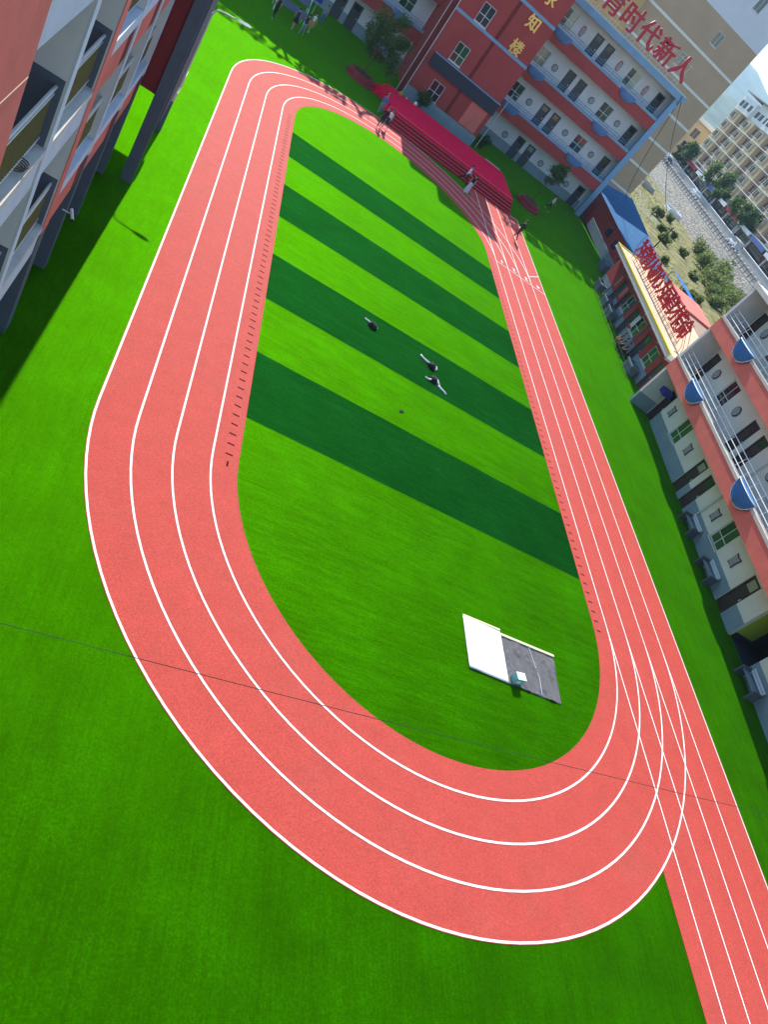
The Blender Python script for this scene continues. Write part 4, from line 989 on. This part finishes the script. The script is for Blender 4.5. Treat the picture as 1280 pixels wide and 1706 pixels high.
MB().tube([(-1.32, 1.0, 2.3), (1.32, 1.0, 2.3)], .025, 6).build('top_bar', 'steel', dr)
o = rbox(.7, .05, .55, .02).build('notice_sign', 'screen_blue', None, False, (5.2, 75.8, 1.6), .1); tag(o, 'small bright blue notice sign beyond the display rack', 'sign')
MB().tube([(0, .03, -1.6), (0, .03, .1)], .02, 6).build('post', 'steel', o)

# ------------------------------------------------------------------ things lying on the field
def sheet(name, label, cat, x0, x1, y0, y1, z, amp, matname, seed, th=.012, skew=0.0, nx=36, ny=24):
    m = MB(); g = []
    for top in (1, 0):
        for j in range(ny + 1):
            for i in range(nx + 1):
                u, v = i / nx, j / ny; x = x0 + (x1 - x0) * u + skew * (v - .5); y = y0 + (y1 - y0) * v - .05 * u
                a = noise.noise((x * 2.2 + seed, y * .9, seed)) + .6 * noise.noise((x * 5.1, y * 2.5 + seed, 2.0)) + .35 * noise.noise((x * 11, y * 7, seed))
                m.v.append((x, y, z + max(0, a) * amp + (th if top else 0)))
    q = (nx + 1) * (ny + 1)
    for j in range(ny):
        for i in range(nx):
            a = j * (nx + 1) + i; m.f.append((a, a + 1, a + nx + 2, a + nx + 1)); m.f.append((q + a, q + a + nx + 1, q + a + nx + 2, q + a + 1)); m.m += [0, 0]
    rim = [i for i in range(nx + 1)] + [j * (nx + 1) + nx for j in range(1, ny + 1)] + [ny * (nx + 1) + i for i in range(nx - 1, -1, -1)] + [j * (nx + 1) for j in range(ny - 1, 0, -1)]
    for a, b in zip(rim, rim[1:] + rim[:1]): m.f.append((a, q + a, q + b, b)); m.m.append(0)
    o = m.build(name, matname, None, True); return tag(o, label, cat)
sheet('grey_mat', 'wrinkled dark grey cloth mat lying on the light turf', 'mat', 15.90, 18.42, 12.68, 14.68, .014, .075, 'grey_cloth', 4.0, skew=.1, nx=70, ny=50)
sheet('white_board', 'flat white foam sheet lying beside the grey mat', 'board', 14.2, 15.9, 12.74, 14.78, .03, .02, 'white_sheet', 9.0, .03, .0, 20, 20)
t = MB().box(15.9, 18.5, 14.60, 14.69, .03, .075).build('edge_batten', 'cream_edge'); tag(t, 'long cream batten along the far edge of the grey mat', 'batten'); t.rotation_euler = (0, 0, 0)
t = MB().box(14.2, 15.9, 14.79, 14.86, .03, .07).build('edge_batten', 'cream_edge'); tag(t, 'short cream batten along the far edge of the white foam sheet', 'batten')
t = MB().tube([(17.42, 12.72, .06), (17.46, 13.4, .065), (17.30, 14.1, .065), (17.22, 14.55, .06)], .012, 5).build('cord', 'pale_blue'); tag(t, 'pale cord lying across the grey mat', 'cord')
cb = thing('carton', 'small white carton with teal sides standing on the mat edge', 'carton', (16.22, 12.88, .06), .12)
MB().box(-.19, .19, -.14, .14, 0, .30).build('case', 'carton_teal', cb); MB().box(-.195, .195, -.145, .145, .301, .315).build('lid', 'white_sheet', cb); MB().box(-.12, .05, -.146, -.1405, .08, .2).build('print', 'cream_edge', cb)
def lump(m, c, rx, ry, rz, seed, mi=0, rot=0):
    n, k = 14, 7; base = len(m.v)
    for j in range(k + 1):
        th = pi / 2 * j / k
        for i in range(n):
            a = 2 * pi * i / n; w = 1 + .38 * noise.noise((cos(a) * 2 + seed, sin(a) * 2, j * .5)); x, y = rx * w * cos(a) * cos(th) ** .6, ry * w * sin(a) * cos(th) ** .6
            m.v.append((c[0] + x * cos(rot) - y * sin(rot), c[1] + x * sin(rot) + y * cos(rot), c[2] + rz * sin(th) * (1 + .5 * noise.noise((x * 9, y * 9, seed)))))
    for j in range(k):
        for i in range(n):
            q = (i + 1) % n; m.f.append((base + j * n + i, base + j * n + q, base + (j + 1) * n + q, base + (j + 1) * n + i)); m.m.append(mi)
    return m
def jacket(loc, rz, label, sl, seed):
    t = thing('jacket', label, 'jacket', loc, rz, None); t.scale = (.85, .85, .85)
    lump(MB(), (0, 0, 0), .27, .23, .26, seed).build('body', 'cloth_black', t, True)
    for pts, r in sl:
        rr = [r * (.9, 1.1, .85, 1.0, .6)[i % 5] for i in range(len(pts))]
        MB().tube(pts, rr, 8).build('sleeve', 'cloth_white', t, True)
jacket((10.85, 30.35, .004), 0, 'bundled black jacket with one short white sleeve out on the dark stripe', [([(-.1, .15, .08), (-.28, .26, .06), (-.42, .33, .05), (-.48, .38, .04)], .055), ([(.16, .06, .10), (.27, .05, .08), (.33, .08, .05)], .045)], 1.0)
jacket((14.35, 29.85, .004), 0, 'black jacket with a long white sleeve stretched out on the dark stripe', [([(-.08, .14, .09), (-.35, .24, .07), (-.58, .40, .06), (-.72, .55, .05), (-.70, .66, .04)], .065), ([(.14, .05, .13), (.26, .08, .12), (.33, -.03, .08), (.24, -.14, .05)], .07)], 2.0)
jacket((14.33, 28.75, .004), .3, 'black jacket with two white sleeves bent round on the dark stripe', [([(.08, .12, .10), (.22, .2, .1), (.30, .02, .1), (.27, -.25, .08), (.36, -.42, .05)], .06), ([(.2, -.42, .05), (.33, -.60, .05), (.52, -.82, .05), (.60, -.95, .03)], .06), ([(-.15, -.06, .1), (-.35, -.14, .08), (-.48, -.1, .06), (-.56, .02, .04)], .05)], 3.0)
sl = thing('dropped_glove', 'small dark glove lying on the light stripe', 'glove', (12.2, 24.75, .002), .6)
lump(MB(), (0, 0, 0), .11, .07, .05, 7.0).build('palm', 'cloth_black', sl, True)
for k in range(4): MB().tube([(.05, -.05 + .033 * k, .03), (.13, -.06 + .04 * k, .035), (.18, -.065 + .045 * k, .015)], [.018, .016, .011], 6).build('finger', 'cloth_black', sl)
MB().tube([(-.02, .05, .03), (.03, .11, .03), (.08, .13, .015)], [.018, .016, .011], 6).build('thumb', 'cloth_black', sl)

# ------------------------------------------------------------------ wires
def wire(name, label, a, b, sag, r):
    a = Vector(a); b = Vector(b); n = 24
    o = MB().tube([a.lerp(b, i / n) - Vector((0, 0, sag * 4 * (i / n) * (1 - i / n))) for i in range(n + 1)], r, 5).build(name, 'black_rubber'); return tag(o, label, 'wire')
wire('overhead_wire', 'thin dark overhead wire crossing the yard above the near bend', (-2.05, 5.35, 6.1), (31.2, 8.0, 5.5), .25, .006)
wire('hanging_wire', 'dark wire hanging from the roof corner of the white teaching block', (40.6, 81.5, 15.0), (47.6, 88.5, 3.45), 1.6, .03)
wire('hanging_wire', 'dark wire running from the teaching block roof to the leaning timber pole', (40.9, 81.5, 14.6), (57.5, 92.0, 4.0), 1.5, .03)
up_ = thing('utility_pole', 'short dark timber pole with crossarm behind the blue roofed shed', 'pole', (57.5, 92.0, -.45))
MB().tube([(0, 0, 0), (.1, 0, 4.7)], [.11, .08], 8).build('shaft', 'dark_metal', up_); MB().box(-.6, .7, -.05, .05, 4.2, 4.32).build('crossarm', 'dark_metal', up_)

# ------------------------------------------------------------------ river bank, pitched stone slope, road, far side
TB = .1219                                     # the road runs 7 degrees east of the field's long axis
def rx(y, x): return x + TB * (y - 135)
ys = [60 + 6 * k for k in range(60)]
bank = MB(); nx = 26
for j, y in enumerate(ys):
    for i in range(nx + 1):
        u = i / nx; xa = max(36.8, 36.8 if y < 62 else 44 + .2 * (y - 62)); xb = rx(y, 90); x = xa + (xb - xa) * u
        z = -.28 + .55 * noise.noise((x * .06, y * .06, 1)) * min(1, u * 3) * min(1, (1 - u) * 4) + .12 * noise.noise((x * .3, y * .3, 4))
        bank.v.append((x, y, z))
for j in range(len(ys) - 1):
    for i in range(nx):
        a = j * (nx + 1) + i; bank.f.append((a, a + 1, a + nx + 2, a + nx + 1)); bank.m.append(0)
struct(bank.build('grass_bank', 'bank_grass', None, True))
ROADZ = 2.2
sl_ = MB(); rd = MB(); rdm = MB(); pv = MB()
for y0, y1 in zip(ys, ys[1:]):
    def Q(m, xa, za, xb, zb): m.quad((rx(y0, xa), y0, za), (rx(y0, xb), y0, zb), (rx(y1, xb), y1, zb), (rx(y1, xa), y1, za))
    Q(sl_, 88.6, -.75, 95.6, ROADZ); Q(pv, 95.6, ROADZ, 99.6, ROADZ); Q(rd, 99.6, ROADZ - .12, 109.2, ROADZ - .12)
struct(sl_.build('stone_embankment', 'pitched_stone')); struct(pv.build('pavement', 'pavement_grey')); struct(rd.build('road', 'asphalt'))
for k in range(60):
    y = 80 + 4 * k
    if k % 2 == 0: struct(MB().quad((rx(y, 104.3), y, ROADZ - .115), (rx(y, 104.5), y, ROADZ - .115), (rx(y + 3, 104.5), y + 3, ROADZ - .115), (rx(y + 3, 104.3), y + 3, ROADZ - .115)).build('road_marking', 'line_paint'))
fs = MB()
for y0, y1 in zip(ys, ys[1:]): Q(fs, 109.2, ROADZ - .13, 112.0, ROADZ + .1); Q(fs, 112.0, ROADZ + .1, 175, 5.0); Q(fs, 175, 5.0, 330, 9.0)
struct(fs.build('far_terrace', 'far_ground'))
rl = thing('river_railing', 'long white and dark railing along the road above the stone slope', 'railing', (95.9, 135, ROADZ))
ra = math.atan(TB); rl.rotation_euler = (0, 0, -ra)
MB().box(-.10, .10, -75, 160, 0, .22).build('kerb', 'concrete', rl)
for z in (.55, .95): MB().box(-.05, .05, -75, 160, z, z + .07).build('rail', 'dark_metal', rl)
MB().box(-.10, .10, -75, 160, 1.121, 1.20).build('top_rail', 'dark_metal', rl)
pm = MB().box(-.10, .10, -.12, .12, 0, 1.12, 1).box(-.16, .16, -.22, .22, 1.205, 1.45, 0).mesh('post', ['apt_white', 'concrete'])
for k in range(118): link('post', pm, rl, (0, -74.5 + 2.0 * k, .0))
fw_ = thing('roadside_wall', 'long low cream wall on the far kerb of the road', 'wall', (109.4, 135, ROADZ)); fw_.rotation_euler = (0, 0, -ra)
MB().box(-.2, .2, -70, 150, -.3, .95).build('wall', 'concrete_light', fw_); MB().box(-.3, .3, -70, 150, .951, 1.06).build('coping', 'apt_white', fw_)
def car(loc, rz, label, paint, h=1.5, L=4.5, van=False):
    t = thing('parked_car', label, 'car', loc, rz, 'cars on the road')
    W = .88; prof = [(-L / 2, .35), (-L / 2, .85), (-L * .40, .98), (-L * .27 if not van else -L * .46, h), (L * .12 if not van else L * .2, h), (L * .27, .98 if not van else 1.1), (L / 2, .80), (L / 2, .35)]
    m = MB(); n = len(prof)
    for s in (-1, 1):
        for x, z in prof: m.v.append((s * (W if z < 1.05 else W * .82), x, z))
    m.f = [tuple(range(n)), tuple(reversed(range(n, 2 * n)))] + [(i, n + i, n + (i + 1) % n, (i + 1) % n) for i in range(n)]; m.m = [0] * len(m.f); m.build('body', paint, t)
    g = MB()
    for s in (-1, 1):
        xa, xb = prof[3][0], prof[4][0]; q = s * (W * .84 + .02)
        g.quad((s * (W * .98), xa - .25, 1.02), (s * (W * .98), xb + .35, 1.02), (q, xb, h - .10), (q, xa + .08, h - .10))
    g.quad((-W * .8, prof[5][0] - .03, 1.06), (W * .8, prof[5][0] - .03, 1.06), (W * .7, prof[4][0] + .06, h - .08), (-W * .7, prof[4][0] + .06, h - .08)); g.build('windows', 'glass_dark', t)
    for s in (-1, 1):
        for y in (-L * .30, L * .31):
            wl = MB().tube([(s * (W - .16), y, .32), (s * (W + .02), y, .32)], .32, 14).build('wheel', 'black_rubber', t); MB().tube([(s * (W + .021), y, .32), (s * (W + .035), y, .32)], .19, 10).build('rim', 'steel', wl)
        MB().box(s * .6 - .16, s * .6 + .16, L / 2 - .005, L / 2 + .02, .60, .74).build('headlight', 'glass_pale', t)
car((rx(150, 106.2), 150, ROADZ - .12), -ra, 'white van parked by the low cream wall', 'car_white', 1.9, 4.9, True)
car((rx(212, 105.8), 212, ROADZ - .12), -ra, 'white car on the road near the brown apartment tower', 'car_white')
car((rx(203, 102.4), 203, ROADZ - .12), -ra + pi, 'dark car on the road behind the white car', 'car_dark')
car((rx(182, 105.6), 182, ROADZ - .12), -ra, 'white car on the road beside the tree gap', 'car_white')

# shrubs and scrub on the bank
rs = random.Random(21); gsh = 'scrub on the river bank'
sp = [(71.5, 92), (75, 97), (77, 103), (80, 108), (82, 113), (84, 119), (79, 100), (86, 125), (83, 106), (88, 116), (87, 110), (76, 90), (72, 86), (80, 94), (85, 101), (90, 122), (69, 82), (74, 81), (66, 88), (70, 100), (64, 96), (68, 108), (74, 112), (72, 118), (78, 122), (62, 84), (66, 78), (76, 130), (82, 134)]
for i, (x, y) in enumerate(sp):
    r = rs.uniform(1.8, 3.0) if i < 18 else rs.uniform(.7, 1.4)
    shrub((x + rs.uniform(-1, 1), y + rs.uniform(-1, 1), -.3), 'loose olive scrub bush on the river bank below the stone slope', r, r * .85, 100 + i, ('leaf_olive', 'leaf_light', 'leaf_olive', 'leaf_mid'), 900, .22, gsh, 'scrub_bush')
tuft = MB(); rg = random.Random(5)
for _ in range(4500):
    y = rg.uniform(68, 190); xa = 44 + .2 * (y - 62); x = rg.uniform(xa + 1, rx(y, 89)); a = rg.uniform(0, pi); h = rg.uniform(.12, .42); w = .10
    z = -.35; dx, dy = cos(a) * w, sin(a) * w; lx, ly = rg.uniform(-.3, .3), rg.uniform(-.3, .3)
    tuft.face([(x - dx, y - dy, z), (x + dx, y + dy, z), (x + lx, y + ly, z + h)], rg.choice((0, 0, 1, 2)))
o = stuff(tuft.build('tall_grass', ['leaf_olive', 'leaf_olive', 'leaf_light'])); o['label'] = 'tall dry grass on the river bank'; o['category'] = 'grass'
for i, (x, y, label) in enumerate(((88.5, 146, 'grey concrete outfall box set into the stone slope'), (83.0, 152.0, 'small grey stone shed at the foot of the brown apartment tower'))):
    t = thing('outfall', label, 'outfall', (x, y, -.5), -ra)
    MB().box(-1.6, 1.6, -1.9, -1.6, 0, 1.1).box(-1.6, 1.6, 1.6, 1.9, 0, 1.1).box(1.3, 1.6, -1.6, 1.6, 0, 1.1).box(-1.6, -1.3, -1.6, 1.6, 0, .8).build('walls', 'apt_white' if i == 0 else 'concrete', t); MB().box(-1.29, 1.29, -1.59, 1.59, 0, .4).build('water', 'glass_green', t)
person('person in pale top standing on the river bank', (71.0, 121.5, -.2), 1.0, 1.7, 'cloth_white', 'cloth_black', swing=.15, group='people on the bank')

# street trees beyond the road
TL = ('big bushy yellow green tree beyond the roadside wall, before the apartment end', 'small bright tree beside the big bushy tree beyond the roadside wall', 'rounded green tree beyond the roadside wall, above the white van', 'wide dark green tree beyond the roadside wall at the end of the shops', 'dark tree before the white house with the flat grey roof', 'low dark tree at the foot of the white house')
for i, (x, y, zc, r, ms) in enumerate(((117.4, 190.4, 8.3, 4.0, 0), (116.5, 181, 6.7, 2.2, 0), (115.7, 170.5, 7.0, 3.0, 0), (115.0, 162, 7.3, 3.3, 1), (119.6, 211.9, 7.3, 3.0, 1), (120.4, 217.5, 5.2, 2.2, 1))):
    rt = random.Random(40 + i); bl = [((rt.uniform(-.65, .65) * r, rt.uniform(-.65, .65) * r, zc - 2.3 + r * rt.uniform(-.45, .6)), r * rt.uniform(.38, .55)) for _ in range(9)]
    tree('street_tree', TL[i], 'tree', (x, y, 2.3), zc - 2.3 + r, bl, 2600, .30, ['leaf_light', 'leaf_mid', 'leaf_light', 'leaf_dark'] if ms == 0 else ['leaf_mid', 'leaf_dark', 'leaf_light', 'leaf_olive'], 60 + i, .22, 'street trees beyond the road')
# shop row under the apartments
sr = thing('shop_row', 'row of low shops with grey sheet roofs under the cream apartments', 'building', (126, 221, 2.0)); sr.rotation_euler = (0, 0, -ra)
for k in range(14):
    y = -9.5 * (k + 1)
    MB().box(-3.4, -1.3, y, y + 9.2, 0, 3.6).build('shop', ('grey_face', 'maroon_wall', 'concrete_light')[k % 3], sr)
    MB().box(-4.6, -1.25, y - .1, y + 9.35, 3.75 + .2 * (k % 2), 3.9 + .2 * (k % 2)).build('roof', 'awning_grey', sr)
    MB().box(-3.45, -3.401, y + 1.0, y + 8.2, .3, 2.8).build('shop_front', 'glass_dark', sr)
    MB().box(-4.75, -4.61, y + .4, y + 8.8, 3.1, 3.9).build('fascia', ('apt_white', 'sign_red', 'apt_white', 'cloth_blue')[k % 4], sr)
# long apartment block
ap = thing('apartment_block', 'long cream and brown apartment block with white top storey beyond the road', 'building', (126, 221, .9)); ap.rotation_euler = (0, 0, -ra)
# local: facade faces -X, runs towards -Y
AH = 3.0; NB = 11; BW = 11.2
winm = MB().box(-.12, 0, -.95, .95, 0, 1.5).mesh('window', 'glass_dark'); winm2 = MB().box(-.12, 0, -1.3, 1.3, 0, 1.6).mesh('window', 'glass_maroon'); slot = MB().box(-.1, 0, -.35, .35, 0, 2.0).mesh('slot', 'apt_brown')
wfr = MB().box(-.16, -.121, -1.05, 1.05, -.12, 0).box(-.16, -.121, -.04, .04, 0, 1.5).mesh('window_frame', 'apt_white')
for b in range(NB):
    ya = -BW * (b + 1); yb = -BW * b
    MB().box(0, 12, ya, yb - .004, -2, AH * 7).build('bay', 'apt_cream', ap)
    MB().box(-1.1, -.002, ya + 4.6, yb - .3, -2, AH * 7 - .1).build('oriel', 'apt_cream', ap)
    MB().box(-.02, -.001, ya + .2, ya + 4.5, -2, AH * 7 - .1).build('recess', 'apt_brown', ap)
    hx = -1.3 if b % 2 == 0 else -.3
    MB().box(hx, 11.5, ya, yb - .004, AH * 7 + .002, AH * 8.25 + (.9 if b % 3 == 1 else 0)).build('top_storey', 'apt_white', ap)
    for f in range(8):
        z = AH * f + .85
        if f == 7:
            for yy in (2.3, 6.2, 9.2): link('window', winm, ap, (hx - .01, ya + yy, z + .3))
            continue
        o = link('window', winm, ap, (-1.11, yb - 2.0, z)); link('window_frame', wfr, o); link('slot', slot, ap, (-1.11, yb - 4.6, z - .25)); o = link('window', winm2, ap, (-.04, ya + 2.4, z)); link('window_frame', wfr, o)
for f in range(2, 7): MB().box(-1.24, -1.103, -BW * NB, 0, AH * f - .09, AH * f + .09).build('string_course', 'apt_white', ap)
MB().box(-1.6, 12.6, -BW * NB - .3, .4, AH * 8.25 + .95, AH * 8.25 + 1.2).build('roof_edge', 'concrete', ap)
# white house left of it, seen past the brown tower
wh = thing('white_house', 'cream house with flat white roof between the brown tower and the apartments', 'building', (131, 236, 1)); wh.rotation_euler = (0, 0, -ra)
wops = [(-5.2, -2.8, 8.6, 11.2), (2.6, 5, 8.6, 11.2), (-5.2, -2.8, 4.4, 7)]
wall_open(-7, 8, 0, 13.0, -6, -5.6, wops).build('wall', 'apt_cream', wh)
MB().box(-7, 8, -5.5, 9, 0, 12.9).build('core', 'apt_brown', wh); MB().box(-7.12, -7.001, -6, 9, 0, 12.9).build('side_wall', 'concrete_light', wh)
MB().box(-8, 9, -7, 10, 13.0, 13.5).box(-7.6, 8.6, -6.6, 9.6, 13.501, 14.2).build('roof', 'apt_white', wh)
for (a, b, c, d) in wops: window(wh, (a + b) / 2, c, b - a, d - c, -6, 'pair', ('glass_dark',))

# ------------------------------------------------------------------ hills
def hill(name, dist, a0, a1, h, seed, na=90, nr=14, depth=900):
    m = MB()
    for j in range(nr + 1):
        for i in range(na + 1):
            a = radians(a0 + (a1 - a0) * i / na); v = j / nr; d = dist + depth * v
            e = sin(pi * min(1, v * 1.05) * .5) ** 1.2 if v < .9 else .9
            z = h * e * (.55 + .55 * (noise.noise((a * 4, seed, 0)) + .5 * noise.noise((a * 11, seed, v * 2)) + .25 * noise.noise((a * 31, v * 5, seed)) + .6)) - 8 * (1 - e)
            m.v.append((sin(a) * d, cos(a) * d, max(-5, z) + 6 * noise.noise((a * 90, v * 14, seed))))
    for j in range(nr):
        for i in range(na):
            q = j * (na + 1) + i; m.f.append((q, q + 1, q + na + 2, q + na + 1)); m.m.append(0)
    struct(m.build(name, 'hill_forest', None, True))
hill('hills', 1500, -40, 95, 95, 3.0)
hill('far_hills', 2900, -40, 95, 270, 8.0, depth=1400)
hz = stuff(MB().box(-4200, 4200, -900, 4600, -6, 440).build('haze', 'concrete')); hz['label'] = 'thin daylight haze over the valley'; hz['category'] = 'haze'
hm = bpy.data.materials.new('haze_air'); hm.use_nodes = True; hn = hm.node_tree; hn.nodes.clear()
ho = hn.nodes.new('ShaderNodeOutputMaterial'); hv = hn.nodes.new('ShaderNodeVolumePrincipled'); hv.inputs['Color'].default_value = (.50, .76, 1, 1); hv.inputs['Density'].default_value = .00020; hv.inputs['Anisotropy'].default_value = .2
hn.links.new(hv.outputs[0], ho.inputs['Volume']); hz.data.materials.clear(); hz.data.materials.append(hm)
